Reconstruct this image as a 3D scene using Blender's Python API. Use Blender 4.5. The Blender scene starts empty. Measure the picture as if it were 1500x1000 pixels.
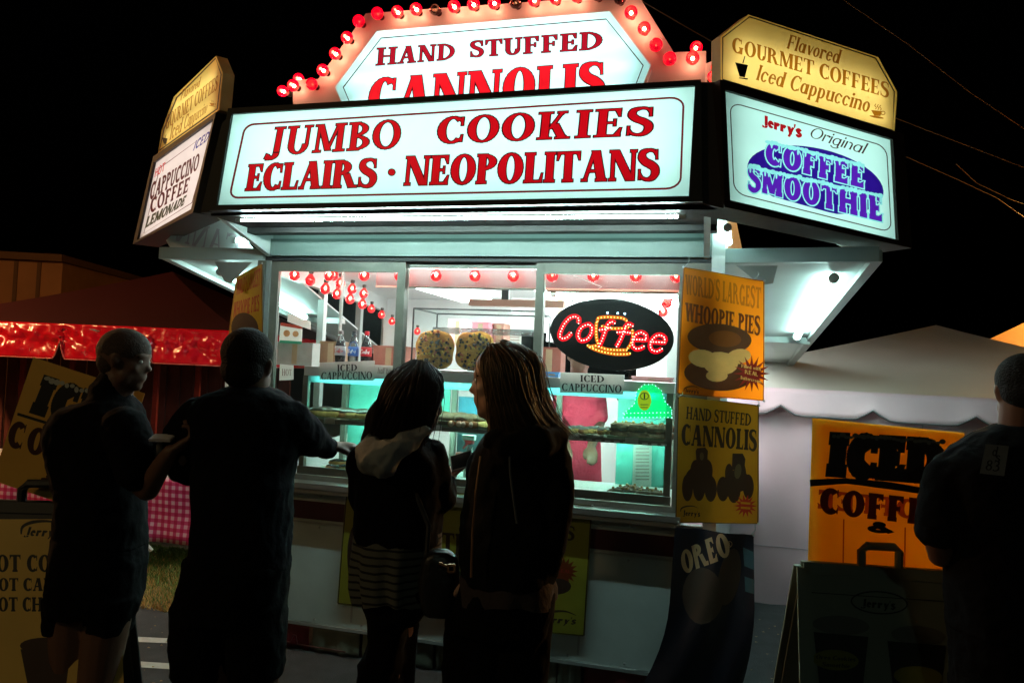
import bpy, bmesh, math, random
import numpy as np
from mathutils import Vector, Matrix
from mathutils.geometry import delaunay_2d_cdt
random.seed(7)
S = bpy.context.scene
COL = S.collection
# ------------------------------------------------------------------ camera, world, exposure
FL = 1100.0; CZ = 1.7
ph, th, ps = math.radians(2), math.radians(2.5), math.radians(15)
CF = Vector((-math.sin(ps)*math.cos(ph), math.cos(ps)*math.cos(ph), math.sin(ph)))
R0 = Vector((math.cos(ps), math.sin(ps), 0)); FH = Vector((-math.sin(ps), math.cos(ps), 0))
U0 = R0.cross(CF)
CR = math.cos(th)*R0 + math.sin(th)*U0
CU = -math.sin(th)*R0 + math.cos(th)*U0
CAM = Vector((0, 0, CZ))
cam_d = bpy.data.cameras.new('camera'); cam = bpy.data.objects.new('camera', cam_d); COL.objects.link(cam)
cam_d.sensor_width = 36; cam_d.lens = 36*FL/1500; cam_d.clip_start = .05; cam_d.clip_end = 2000
cam.matrix_world = Matrix(((CR.x, CU.x, -CF.x, 0), (CR.y, CU.y, -CF.y, 0), (CR.z, CU.z, -CF.z, CZ), (0, 0, 0, 1)))
S.camera = cam
w = bpy.data.worlds.new('World'); S.world = w; w.use_nodes = True
nt = w.node_tree; bg = nt.nodes['Background']
sky = nt.nodes.new('ShaderNodeTexSky'); sky.sky_type = 'NISHITA'; sky.sun_disc = False
sky.sun_elevation = math.radians(-4); sky.sun_rotation = math.radians(200)
nt.links.new(sky.outputs[0], bg.inputs[0]); bg.inputs[1].default_value = 0.004
S.view_settings.view_transform = 'Standard'; S.view_settings.look = 'None'
S.view_settings.exposure = 0.45; S.view_settings.gamma = 1
S.render.engine = 'CYCLES'; S.cycles.max_bounces = 7; S.cycles.transparent_max_bounces = 16
S.cycles.caustics_reflective = False; S.cycles.caustics_refractive = False
S.cycles.use_denoising = True; S.cycles.sample_clamp_indirect = 6; S.cycles.sample_clamp_direct = 0

# ------------------------------------------------------------------ placing helpers
def ray(px, py): return CR*(px-750) - CU*(py-500) + CF*FL
def atY(px, py, y): r = ray(px, py); return CAM + r*(y/r.y)
def atZ(px, py, z=0): r = ray(px, py); return CAM + r*((z-CZ)/r.z)
def atX(px, py, x): r = ray(px, py); return CAM + r*(x/r.x)
def atD(px, py, d): return CAM + ray(px, py)*(d/FL)
class Plane:
    def __init__(s, p, n): s.p = Vector(p); s.n = Vector(n).normalized()
    def at(s, px, py):
        r = ray(px, py); return CAM + r*((s.p-CAM).dot(s.n)/r.dot(s.n))
    def off(s, d): return Plane(s.p+s.n*d, s.n)
def PY(y): return Plane((0, y, 0), (0, -1, 0))
def PD(d, yaw=0):
    a = math.radians(yaw); n = -(FH*math.cos(a)+R0*math.sin(a))
    return Plane(CAM+FH*d, n)

# ------------------------------------------------------------------ objects
def me_obj(name, verts, faces, mat=None, parent=None, smooth=False, mats=None, mi=None):
    m = bpy.data.meshes.new(name); m.from_pydata([tuple(v) for v in verts], [], faces); m.update()
    for k in (mats or [mat]):
        if k: m.materials.append(k)
    if mi: m.polygons.foreach_set('material_index', mi)
    if smooth: m.polygons.foreach_set('use_smooth', [True]*len(m.polygons))
    o = bpy.data.objects.new(name, m); COL.objects.link(o)
    if parent: o.parent = parent
    return o
def thing(name, label, cat, loc=(0, 0, 0), group=None):
    o = bpy.data.objects.new(name, None); COL.objects.link(o); o.empty_display_size = .1
    o.matrix_world = Matrix.Translation(loc)
    o['label'] = label; o['category'] = cat
    if group: o['group'] = group
    return o
def tag(o, label=None, cat=None, group=None, kind=None):
    for k, v in (('label', label), ('category', cat), ('group', group), ('kind', kind)):
        if v: o[k] = v
    return o
class MB:
    """collects simple shapes (world coordinates) into one mesh"""
    def __init__(s): s.v = []; s.f = []
    def add(s, vs, fs):
        n = len(s.v); s.v += [Vector(v) for v in vs]; s.f += [tuple(i+n for i in f) for f in fs]; return s
    def box(s, a, b):
        x0, y0, z0 = [min(a[i], b[i]) for i in range(3)]; x1, y1, z1 = [max(a[i], b[i]) for i in range(3)]
        return s.add([(x0,y0,z0),(x1,y0,z0),(x1,y1,z0),(x0,y1,z0),(x0,y0,z1),(x1,y0,z1),(x1,y1,z1),(x0,y1,z1)],
                     [(0,3,2,1),(4,5,6,7),(0,1,5,4),(1,2,6,5),(2,3,7,6),(3,0,4,7)])
    def bar(s, p, q, wd, ht, up=(0, 0, 1)):
        p, q = Vector(p), Vector(q); d = (q-p).normalized(); sd = d.cross(Vector(up)).normalized(); u = sd.cross(d)
        vs = []
        for c in (p, q):
            for i, j in ((-1,-1),(1,-1),(1,1),(-1,1)): vs.append(c+sd*(i*wd/2)+u*(j*ht/2))
        return s.add(vs, [(3,2,1,0),(4,5,6,7),(0,1,5,4),(1,2,6,5),(2,3,7,6),(3,0,4,7)])
    def prism(s, pts, vec):
        n = len(pts); vec = Vector(vec); vs = [Vector(p) for p in pts]; vs += [p+vec for p in vs]
        return s.add(vs, [tuple(range(n)), tuple(range(2*n-1, n-1, -1))]+[(i, i+n, (i+1) % n+n, (i+1) % n) for i in range(n)])
    def tube(s, pts, rad, n=8, caps=True):
        pts = [Vector(p) for p in pts]
        if not isinstance(rad, (list, tuple)): rad = [rad]*len(pts)
        vs = []; fs = []; u = None
        for i, p in enumerate(pts):
            d = (pts[min(i+1, len(pts)-1)]-pts[max(i-1, 0)])
            d = d.normalized() if d.length > 1e-9 else Vector((0, 0, 1))
            if u is None: u = d.orthogonal().normalized()
            u = (u-d*u.dot(d)); u = u.normalized() if u.length > 1e-6 else d.orthogonal().normalized()
            v = d.cross(u)
            for k in range(n):
                a = 2*math.pi*k/n; vs.append(p+(u*math.cos(a)+v*math.sin(a))*rad[i])
        for i in range(len(pts)-1):
            for k in range(n):
                fs.append((i*n+k, i*n+(k+1) % n, (i+1)*n+(k+1) % n, (i+1)*n+k))
        if caps: fs += [tuple(range(n-1, -1, -1)), tuple(range((len(pts)-1)*n, len(pts)*n))]
        return s.add(vs, fs)
    def ball(s, c, r, n=10, m=6, ax=None):
        c = Vector(c); r = (r, r, r) if isinstance(r, (int, float)) else r
        ax = ax or (Vector((1,0,0)), Vector((0,1,0)), Vector((0,0,1)))
        vs = [c+ax[2]*r[2]]
        for i in range(1, m):
            a = math.pi*i/m
            for k in range(n):
                b = 2*math.pi*k/n
                vs.append(c+ax[0]*(r[0]*math.sin(a)*math.cos(b))+ax[1]*(r[1]*math.sin(a)*math.sin(b))+ax[2]*(r[2]*math.cos(a)))
        vs.append(c-ax[2]*r[2]); fs = [(0, 1+k, 1+(k+1) % n) for k in range(n)]
        for i in range(m-2):
            for k in range(n):
                fs.append((1+i*n+k, 1+(i+1)*n+k, 1+(i+1)*n+(k+1) % n, 1+i*n+(k+1) % n))
        L = len(vs)-1; b = 1+(m-2)*n
        fs += [(L, b+(k+1) % n, b+k) for k in range(n)]
        return s.add(vs, fs)
    def lathe(s, c, prof, n=14, axis=(0, 0, 1)):
        c = Vector(c); az = Vector(axis).normalized(); u = az.orthogonal().normalized(); v = az.cross(u)
        vs = []; fs = []
        for r, h in prof:
            for k in range(n):
                a = 2*math.pi*k/n; vs.append(c+az*h+(u*math.cos(a)+v*math.sin(a))*max(r, 1e-4))
        for i in range(len(prof)-1):
            for k in range(n): fs.append((i*n+k, i*n+(k+1) % n, (i+1)*n+(k+1) % n, (i+1)*n+k))
        fs += [tuple(range(n-1, -1, -1)), tuple(range((len(prof)-1)*n, len(prof)*n))]
        return s.add(vs, fs)
    def rows(s, rows, d, n=20, p=2.3):
        """body loft: rows of (y_px, xl_px, xr_px, half_thickness_m[, depth offset]) at depth d"""
        vs = []; fs = []
        for r in rows:
            y, xl, xr, b = r[:4]; do = r[4] if len(r) > 4 else 0
            dd = d+do; c = atD((xl+xr)/2, y, dd); a = (xr-xl)/2*dd/FL
            for k in range(n):
                t = 2*math.pi*k/n; ct, st = math.cos(t), math.sin(t)
                vs.append(c+R0*(a*math.copysign(abs(ct)**(2/p), ct))+FH*(b*math.copysign(abs(st)**(2/p), st)))
        for i in range(len(rows)-1):
            for k in range(n): fs.append((i*n+k, (i+1)*n+k, (i+1)*n+(k+1) % n, i*n+(k+1) % n))
        fs += [tuple(range(n)), tuple(range(len(rows)*n-1, (len(rows)-1)*n-1, -1))]
        return s.add(vs, fs)
    def build(s, name, mat, parent=None, smooth=False):
        return me_obj(name, s.v, s.f, mat, parent, smooth)
    def fused(s, name, mat, parent=None, voxel=.008, sm=4, fold=0):
        """union of the pieces as ONE continuous smooth skin"""
        m = bpy.data.meshes.new('t'); m.from_pydata([tuple(v) for v in s.v], [], s.f)
        bm = bmesh.new(); bm.from_mesh(m); bmesh.ops.recalc_face_normals(bm, faces=bm.faces); bm.to_mesh(m); bm.free()
        o = bpy.data.objects.new('t', m); COL.objects.link(o)
        r = o.modifiers.new('r', 'REMESH'); r.mode = 'VOXEL'; r.voxel_size = voxel; r.adaptivity = 0; r.use_smooth_shade = True
        k = o.modifiers.new('s', 'SMOOTH'); k.iterations = sm; k.factor = .5
        dg = bpy.context.evaluated_depsgraph_get(); nm = bpy.data.meshes.new_from_object(o.evaluated_get(dg))
        bpy.data.objects.remove(o); nm.name = name; nm.materials.clear(); nm.materials.append(mat)
        if fold:
            from mathutils import noise as mn
            nr = [v.normal.copy() for v in nm.vertices]
            for v, n_ in zip(nm.vertices, nr):
                p = v.co; a = mn.noise(Vector((p.x*9+p.z*6, p.y*9, p.z*4))); b_ = mn.noise(Vector((p.x*22-p.z*17, p.y*22, p.z*11)))
                v.co = p+n_*fold*(1-2*abs(a)*1.6+.45*(1-2*abs(b_)*1.6)-.6)
        q = bpy.data.objects.new(name, nm); COL.objects.link(q)
        if parent: q.parent = parent
        return q
def pxprism(name, poly, plane, thick, mat, parent=None):
    pts = [plane.at(*p) for p in poly]
    a = sum((pts[i].cross(pts[(i+1) % len(pts)]) for i in range(len(pts))), Vector()).dot(plane.n)
    if a < 0: pts.reverse()
    return MB().prism(pts, -plane.n*thick).build(name, mat, parent)
def unparent_offset(root):
    """children were built in world coordinates: keep them there under a root that stands at its base"""
    for c in root.children:
        c.matrix_parent_inverse = root.matrix_world.inverted()

# ------------------------------------------------------------------ materials
MATS = {}
def mat(name, col, rough=.6, metal=0, noise=.15, scale=20, bump=0., trans=0, emit=None, es=1, coat=0, spec=.5, bscale=None, alpha=None):
    if name in MATS: return MATS[name]
    m = bpy.data.materials.new(name); MATS[name] = m; m.use_nodes = True; t = m.node_tree; N = t.nodes; L = t.links
    b = N['Principled BSDF']; out = N['Material Output']
    b.inputs['Roughness'].default_value = rough; b.inputs['Metallic'].default_value = metal
    b.inputs['Specular IOR Level'].default_value = spec; b.inputs['Coat Weight'].default_value = coat
    tc = N.new('ShaderNodeTexCoord'); nz = N.new('ShaderNodeTexNoise'); nz.inputs['Scale'].default_value = scale; nz.inputs['Detail'].default_value = 6
    L.new(tc.outputs['Object'], nz.inputs['Vector'])
    mx = N.new('ShaderNodeMix'); mx.data_type = 'RGBA'
    mx.inputs[6].default_value = (*[c*(1-noise) for c in col], 1); mx.inputs[7].default_value = (*[min(1, c*(1+noise)) for c in col], 1)
    L.new(nz.outputs['Fac'], mx.inputs[0]); L.new(mx.outputs[2], b.inputs['Base Color'])
    if bump:
        n2 = N.new('ShaderNodeTexNoise'); n2.inputs['Scale'].default_value = bscale or scale*3; n2.inputs['Detail'].default_value = 4
        L.new(tc.outputs['Object'], n2.inputs['Vector'])
        bp = N.new('ShaderNodeBump'); bp.inputs['Strength'].default_value = bump; bp.inputs['Distance'].default_value = .02
        L.new(n2.outputs['Fac'], bp.inputs['Height']); L.new(bp.outputs[0], b.inputs['Normal'])
    if emit:
        b.inputs['Emission Color'].default_value = (*emit, 1); b.inputs['Emission Strength'].default_value = es
    if trans:
        tr = N.new('ShaderNodeBsdfTranslucent'); L.new(mx.outputs[2], tr.inputs[0]); ms = N.new('ShaderNodeMixShader'); ms.inputs[0].default_value = trans
        L.new(b.outputs[0], ms.inputs[1]); L.new(tr.outputs[0], ms.inputs[2]); L.new(ms.outputs[0], out.inputs[0])
    return m
def glow(name, col, s):
    if name in MATS: return MATS[name]
    m = bpy.data.materials.new(name); MATS[name] = m; m.use_nodes = True; N = m.node_tree.nodes; N.clear()
    e = N.new('ShaderNodeEmission'); e.inputs[0].default_value = (*col, 1); e.inputs[1].default_value = s
    o = N.new('ShaderNodeOutputMaterial'); m.node_tree.links.new(e.outputs[0], o.inputs[0]); return m
def glass(name, tint=(1, 1, 1), gl=.06, rough=.02, emit=None, es=0, haze=0, hcol=(.6,.6,.6)):
    if name in MATS: return MATS[name]
    m = bpy.data.materials.new(name); MATS[name] = m; m.use_nodes = True; t = m.node_tree; N = t.nodes; L = t.links; N.clear()
    tr = N.new('ShaderNodeBsdfTransparent'); tr.inputs[0].default_value = (*tint, 1)
    g = N.new('ShaderNodeBsdfGlossy'); g.inputs['Roughness'].default_value = rough
    lw = N.new('ShaderNodeFresnel'); lw.inputs[0].default_value = 1.45
    ms = N.new('ShaderNodeMixShader'); o = N.new('ShaderNodeOutputMaterial')
    ad = N.new('ShaderNodeMath'); ad.operation = 'MULTIPLY'; ad.inputs[1].default_value = gl/.04; ad.use_clamp = True
    L.new(lw.outputs[0], ad.inputs[0]); L.new(ad.outputs[0], ms.inputs[0]); L.new(tr.outputs[0], ms.inputs[1]); L.new(g.outputs[0], ms.inputs[2])
    last = ms
    if haze:
        df = N.new('ShaderNodeBsdfDiffuse'); df.inputs[0].default_value = (*hcol, 1); tc = N.new('ShaderNodeTexCoord'); nz = N.new('ShaderNodeTexNoise')
        nz.inputs['Scale'].default_value = 6; nz.inputs['Detail'].default_value = 8; L.new(tc.outputs['Object'], nz.inputs['Vector'])
        mm = N.new('ShaderNodeMath'); mm.operation = 'MULTIPLY'; mm.inputs[1].default_value = haze*2; L.new(nz.outputs['Fac'], mm.inputs[0])
        m2 = N.new('ShaderNodeMixShader'); L.new(mm.outputs[0], m2.inputs[0]); L.new(last.outputs[0], m2.inputs[1]); L.new(df.outputs[0], m2.inputs[2]); last = m2
    if es:
        e = N.new('ShaderNodeEmission'); e.inputs[0].default_value = (*emit, 1); e.inputs[1].default_value = es
        a = N.new('ShaderNodeAddShader'); L.new(last.outputs[0], a.inputs[0]); L.new(e.outputs[0], a.inputs[1]); last = a
    L.new(last.outputs[0], o.inputs[0]); return m

# ------------------------------------------------------------------ lettering: serif glyphs as convex pieces (x right, y up, capitals 1 high)
class Pen:
    def __init__(s, t=.2, h=.06, sf=.07): s.t = t; s.h = h; s.sf = sf; s.q = []
    def poly(s, *p): s.q.append([tuple(a) for a in p])
    def rect(s, x0, y0, x1, y1): s.poly((x0, y0), (x1, y0), (x1, y1), (x0, y1))
    def dia(s, x0, y0, x1, y1, w):   # diagonal from (x0,y0) to (x1,y1), w = horizontal width, x is the left edge
        s.poly((x0, y0), (x0+w, y0), (x1+w, y1), (x1, y1))
    def stem(s, x, y0=0, y1=1, b=1, t=1, w=None):
        w = w or s.t; s.rect(x, y0, x+w, y1)
        if b and s.sf: s.ser(x, x+w, y0, 1)
        if t and s.sf: s.ser(x, x+w, y1, -1)
    def ser(s, x0, x1, y, d):
        k = s.sf; s.rect(x0-k, min(y, y+d*s.h), x1+k, max(y, y+d*s.h))
        s.poly((x0-k*.3, y+d*s.h), (x0, y+d*s.h), (x0, y+d*(s.h+k)))
        s.poly((x1, y+d*s.h), (x1+k*.3, y+d*s.h), (x1, y+d*(s.h+k)))
    def arc(s, cx, cy, rx, ry, a0, a1, n=None, t=None, h=None):
        t = s.t if t is None else t; h = s.h if h is None else h
        n = n or max(4, int(abs(a1-a0)/17)); pr = None
        for i in range(n+1):
            a = math.radians(a0+(a1-a0)*i/n); c, q = math.cos(a), math.sin(a)
            o = (cx+rx*c, cy+ry*q); ii = (cx+(rx-t)*c, cy+(ry-h)*q)
            if pr: s.poly(pr[0], o, ii, pr[1])
            pr = (o, ii)
    def line(s, pts, ws, n=4):       # smooth stroke of varying width
        P = [np.array(p, float) for p in pts]
        if not isinstance(ws, (list, tuple)): ws = [ws]*len(P)
        Q = []; W = []
        for i in range(len(P)-1):
            a, b, c, d = P[max(i-1, 0)], P[i], P[i+1], P[min(i+2, len(P)-1)]
            for k in range(n):
                u = k/n; Q.append(.5*(2*b+(c-a)*u+(2*a-5*b+4*c-d)*u*u+(3*b-a-3*c+d)*u**3)); W.append(ws[i]+(ws[i+1]-ws[i])*u)
        Q.append(P[-1]); W.append(ws[-1]); pr = None
        for i, p in enumerate(Q):
            d = Q[min(i+1, len(Q)-1)]-Q[max(i-1, 0)]; d = d/(np.hypot(*d)+1e-9); nn = np.array((-d[1], d[0]))*W[i]/2
            if pr: s.poly(pr[0], tuple(p+nn), tuple(p-nn), pr[1])
            pr = (tuple(p+nn), tuple(p-nn))
    def beak(s, x, y, dy, wd): s.poly((x, y), (x+wd, y), (x+(wd*.9 if wd > 0 else wd*.9), y+dy), (x+wd*.6, y+dy))
def glyph(c, t, h, sf):
    p = Pen(t, h, sf); k = sf; x = k; W = .78
    if c == ' ': return [], .34
    if c == 'I': p.stem(x); a = t+2*k
    elif c == 'H': p.stem(x); p.stem(x+.5); p.rect(x, .5-h/2, x+.5+t, .5+h/2); a = .5+t+2*k
    elif c == 'L': p.stem(x); p.rect(x, 0, x+.5, h); p.poly((x+.5-h, h), (x+.5, h), (x+.52, .3), (x+.49, .3)); a = .52+k
    elif c in 'EF':
        p.stem(x); p.rect(x, 1-h, x+.5, 1); p.poly((x+.38, 1-h), (x+.5, 1-h), (x+.5, .72), (x+.47, .72)); p.rect(x+t, .5-h/2, x+.38, .5+h/2); p.rect(x+.36, .38, x+.4, .62)
        if c == 'E': p.rect(x, 0, x+.52, h); p.poly((x+.38, h), (x+.51, h), (x+.54, .3), (x+.51, .3))
        a = .56+k
    elif c == 'T': p.stem(.3-t/2+.05, t=0); p.rect(.0, 1-h, .7, 1); p.poly((0, 1-h), (.1, 1-h), (.03, .72), (0, .72)); p.poly((.6, 1-h), (.7, 1-h), (.7, .72), (.67, .72)); a = .7
    elif c in 'DO' and c == 'D': p.stem(x); p.arc(x+t*.8, .5, .58, .5, -90, 90, t=t*1.08); p.rect(x, 0, x+t, h); a = x+t*.8+.58
    elif c == 'O': p.arc(.39, .5, .39, .515, 0, 360, n=24, t=t*1.08); a = .78
    elif c == 'Q': p.arc(.39, .5, .39, .515, 0, 360, n=24, t=t*1.08); a = .78
    elif c in 'CG':
        p.arc(.38, .5, .38, .515, 48, 312, n=16, t=t*1.1, h=h*1.3); p.poly((.6, .97), (.65, .97), (.65, .66), (.61, .66)); p.poly((.56, .86), (.63, .93), (.64, .68))
        if c == 'C': p.poly((.6, .04), (.65, .04), (.66, .3), (.63, .3)); p.poly((.56, .13), (.63, .06), (.645, .28)); a = .68
        else: p.stem(.52, .0, .44, b=0); a = .76+k
    elif c == 'S':
        p.line([(.52, .8), (.45, .94), (.3, .975), (.13, .9), (.1, .74), (.2, .6), (.36, .5), (.48, .38), (.5, .22), (.42, .07), (.27, .02), (.12, .08), (.05, .22)],
               [h*.6, h*1.1, h*1.2, t*.8, t*.95, t*1.0, t*1.05, t*1.0, t*.95, t*.7, h*1.2, h*1.1, h*.6])
        p.poly((.5, .98), (.545, .98), (.555, .68), (.51, .68)); p.poly((.02, .02), (.065, .02), (.06, .34), (.02, .34)); a = .6
    elif c == 'U': p.stem(x, .3, 1, b=0); p.arc(x+.29, .32, .29, .335, 180, 360, t=t); p.stem(x+.58-max(h, t*.45), .3, 1, b=0, w=max(h, t*.45)); a = .58+2*k
    elif c == 'J': p.stem(.25, .1, 1, b=0); p.arc(.25+t-.24, .05, .24, .22, 270, 360, t=t, h=h*1.4); p.poly((.05, -.17), (.22, -.17), (.22, -.08), (.05, .03)); p.poly((.0, -.12), (.12, -.16), (.13, 0), (.04, .04)); a = .25+t+k
    elif c == 'B': p.stem(x); p.arc(x+t*.7, .75, .36, .25, -90, 90, t=t*.95); p.arc(x+t*.7, .26, .42, .26, -90, 90, t=t*1.05); p.rect(x, 1-h, x+t, 1); a = x+t*.7+.43
    elif c in 'PR':
        p.stem(x); p.arc(x+t*.7, .73, .4, .27, -90, 90, t=t)
        a = x+t*.7+.42
        if c == 'R': p.dia(x+t+.3, 0, x+t+.08, .5, t); p.rect(x+t+.3, 0, x+2*t+.36, h); a = x+2*t+.36
    elif c == 'A': p.dia(.07, 0, .33, 1, max(h, t*.42)); p.dia(.5, 0, .3, 1, t*1.1); p.rect(.17, .3, .55, .3+h); p.ser(.07, .07+h, 0, 1); p.ser(.5, .5+t, 0, 1); a = .5+t*1.1+k
    elif c == 'V': p.dia(.28, 0, .05, 1, t*1.1); p.dia(.34, 0, .58, 1, max(h, t*.42)); p.ser(.05, .05+t, 1, -1); p.ser(.58, .58+h, 1, -1); a = .6+t
    elif c == 'W':
        for dx in (0, .42): p.dia(dx+.24, 0, dx+.05, 1, t*1.05); p.dia(dx+.3, 0, dx+.47, 1, max(h, t*.42))
        p.ser(.05, .05+t, 1, -1); p.ser(.89, .89+h, 1, -1); p.ser(.47, .47+t, 1, -1); a = 1.02
    elif c == 'Y': p.stem(.28, 0, .5, t=0); p.dia(.28, .42, .04, 1, t); p.dia(.34, .42, .58, 1, max(h, t*.42)); p.ser(.04, .04+t, 1, -1); p.ser(.58, .58+h, 1, -1); a = .7
    elif c == 'N': q = max(h, t*.42); p.stem(x, w=q); p.dia(.5, 0, x-.02, 1, t*1.1); p.stem(.5+t-q+.03, b=0, w=q); a = .53+t+k
    elif c == 'M': q = max(h, t*.42); p.stem(x, w=q); p.dia(.36, .05, x-.01, 1, t); p.dia(.4, .05, .66, 1, q); p.stem(.68, w=t); a = .68+t+k
    elif c == 'K': p.stem(x); p.dia(x+t, .38, x+t+.28, 1, max(h, t*.42)); p.dia(x+t+.26, 0, x+t+.04, .55, t*1.05); p.ser(x+t+.26, x+2*t+.26, 0, 1); p.ser(x+t+.28, x+t+.34, 1, -1); a = x+2*t+.3+k
    elif c == '8': p.arc(.28, .74, .24, .26, 0, 360, n=18, t=t*.8); p.arc(.28, .27, .28, .28, 0, 360, n=18, t=t*.9); a = .58
    elif c == '3': p.line([(.04, .85), (.2, .98), (.42, .86), (.4, .62), (.22, .52)], [h, h, t, t*.8, h]); p.line([(.22, .52), (.46, .42), (.48, .16), (.24, .0), (.02, .1)], [h, t*.8, t, t*.6, h]); a = .56
    elif c == '&': p.line([(.8, .3), (.62, .08), (.34, .0), (.08, .1), (.08, .36), (.4, .6), (.5, .84), (.36, .98), (.24, .84), (.36, .56), (.86, .0)], [h, t*.7, h*1.3, t*.8, t, t*.7, t*.7, h, t*.8, t, t]); a = .95
    elif c == '!': p.poly((.05, .3), (.09, .3), (.14, 1), (0, 1)); p.arc(.07, .08, .07, .08, 0, 360, n=8, t=.07, h=.08); a = .2
    elif c == '.': p.arc(.12, .5, .12, .12, 0, 360, n=12, t=.12, h=.12); a = .24
    elif c == "'": p.poly((.02, 1), (.14, 1), (.08, .7), (.04, .7)); a = .16
    # lower case, x-height .66
    elif c == 'i': p.stem(x, 0, .66); p.arc(x+t/2, .87, t*.55, .09, 0, 360, n=8, t=t*.55, h=.09); a = t+2*k
    elif c == 'l': p.stem(x); a = t+2*k
    elif c in 'nr':
        p.stem(x, 0, .66)
        if c == 'n': p.stem(x+.34, 0, .42, t=0); p.arc(x+t*.5+.2, .4, .34+t-.2-t*.5, .28, 0, 120, t=t*.9, h=h*1.6); a = .34+t+2*k
        else: p.arc(x+t*.5+.2, .42, .2, .25, 40, 130, t=t*.6, h=h*2); p.arc(x+.3+t*.4, .56, .08, .09, 0, 360, n=8, t=.08, h=.09); a = x+t+.26
    elif c == 'm': p.stem(x, 0, .66); p.stem(x+.32, 0, .5, t=0); p.stem(x+.64, 0, .42, t=0); p.arc(x+.28, .4, .12+t*.6, .28, 0, 130, t=t*.8, h=h*1.6); p.arc(x+.6, .4, .12+t*.6, .28, 0, 130, t=t*.8, h=h*1.6); a = .64+t+2*k
    elif c == 'u': p.stem(x, .2, .66, b=0); p.stem(x+.34, 0, .66); p.arc(x+.2, .25, .2, .27, 180, 320, t=t*.9, h=h*1.6); a = .34+t+2*k
    elif c in 'oecdapbgq':
        p.arc(.25, .33, .25, .345, 0 if c not in 'ec' else 42, 360 if c not in 'ec' else 325, n=18, t=t*.95, h=h*1.2); a = .5
        if c == 'e': p.rect(.1, .34, .45, .34+h*1.3); p.arc(.25, .33, .25, .345, -2, 50, t=t*.7, h=h); a = .5
        if c == 'c': p.arc(.42, .52, .07, .08, 0, 360, n=8, t=.07, h=.08); a = .5
        if c == 'd': p.stem(.38, 0, 1); a = .4+t+k
        if c == 'a': p.stem(.38, 0, .66, t=0); a = .4+t+k
        if c == 'p': p.stem(.02, -.3, .66); a = .54
        if c == 'b': p.stem(.0, 0, 1, b=0); a = .52
        if c in 'gq': p.stem(.38, -.15, .66, b=0); a = .4+t+k
        if c == 'g': p.arc(.27, -.12, .27, .2, 180, 360, t=t*.8, h=h*1.4)
    elif c == 'v': p.dia(.2, 0, .03, .66, t); p.dia(.24, 0, .42, .66, max(h, t*.42)); a = .5
    elif c == 'w':
        for dx in (0, .3): p.dia(dx+.16, 0, dx+.03, .66, t*.9); p.dia(dx+.2, 0, dx+.3, .66, max(h, t*.42))
        a = .7
    elif c == 'y': p.dia(.2, 0, .03, .66, t); p.dia(.1, -.28, .42, .66, max(h, t*.5)); a = .5
    elif c == 's': p.line([(.36, .54), (.22, .65), (.07, .52), (.2, .36), (.36, .2), (.2, .02), (.03, .13)], [h, h*1.2, t*.9, t, t*.9, h*1.2, h]); a = .42
    elif c == 't': p.stem(x, .08, .88, b=0, t=0); p.rect(0, .6, x+t+.13, .6+h*1.2); p.arc(x+.16, .12, .16, .14, 180, 320, t=t*.8, h=h*1.3); a = x+t+.16
    elif c == 'f': p.stem(x, 0, .85, t=0); p.rect(0, .6, x+t+.13, .6+h*1.2); p.arc(x+.2, .8, .2, .2, 30, 180, t=t, h=h*1.3); a = x+t+.16
    elif c == 'h': p.stem(x, 0, 1); p.stem(x+.34, 0, .42, t=0); p.arc(x+t*.5+.2, .4, .34+t-.2-t*.5, .28, 0, 120, t=t*.9, h=h*1.6); a = .34+t+2*k
    elif c == 'k': p.stem(x); p.dia(x+t, .25, x+t+.2, .66, h*1.4); p.dia(x+t+.2, 0, x+t, .4, t*.9); a = x+2*t+.24
    else: p.stem(x); a = t+2*k
    return p.q, a
def homog(src, dst):
    A = []; B = []
    for (x, y), (u, v) in zip(src, dst):
        A += [[x, y, 1, 0, 0, 0, -u*x, -u*y], [0, 0, 0, x, y, 1, -v*x, -v*y]]; B += [u, v]
    h = np.linalg.solve(np.array(A, float), np.array(B, float))
    return lambda x, y: ((h[0]*x+h[1]*y+h[2])/(h[6]*x+h[7]*y+1), (h[3]*x+h[4]*y+h[5])/(h[6]*x+h[7]*y+1))
def grow(q, g):
    """offset a convex polygon outward by g"""
    q = [np.array(a, float) for a in q]; n = len(q)
    ar = sum(q[i][0]*q[(i+1) % n][1]-q[(i+1) % n][0]*q[i][1] for i in range(n))
    if ar < 0: q.reverse()
    c = sum(q)/n; out = []
    for i in range(n):
        a, b, d = q[i-1], q[i], q[(i+1) % n]
        e1 = b-a; e2 = d-b; l1 = np.hypot(*e1); l2 = np.hypot(*e2)
        if l1 < 1e-6 or l2 < 1e-6: out.append(tuple(b+(b-c)*.1)); continue
        n1 = np.array((e1[1], -e1[0]))/l1; n2 = np.array((e2[1], -e2[0]))/l2; m = n1+n2; k = m.dot(m)/2
        out.append(tuple(b+m*g/max(k, .45)))
    return out
def text(s, quad, t=.2, h=.07, sf=.07, gap=.07, shear=0, g=0, mirror=False, caps_first=1):
    """lettering laid into quad TL,TR,BR,BL (photo pixels); returns convex pieces in the same space"""
    polys = []; x = 0; gl = []
    for ch in s:
        q, a = glyph(ch, t, h, sf)
        for pl in q: gl.append([(u+x+shear*v, v) for u, v in pl])
        x += a+(gap if ch != ' ' else 0)
    x -= gap
    H = homog([(0, 1), (x, 1), (x, 0), (0, 0)], quad)
    for pl in gl:
        if g: pl = grow(pl, g)
        if mirror: pl = [(x-u, v) for u, v in pl]
        polys.append([H(u, v) for u, v in pl])
    return polys
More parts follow.
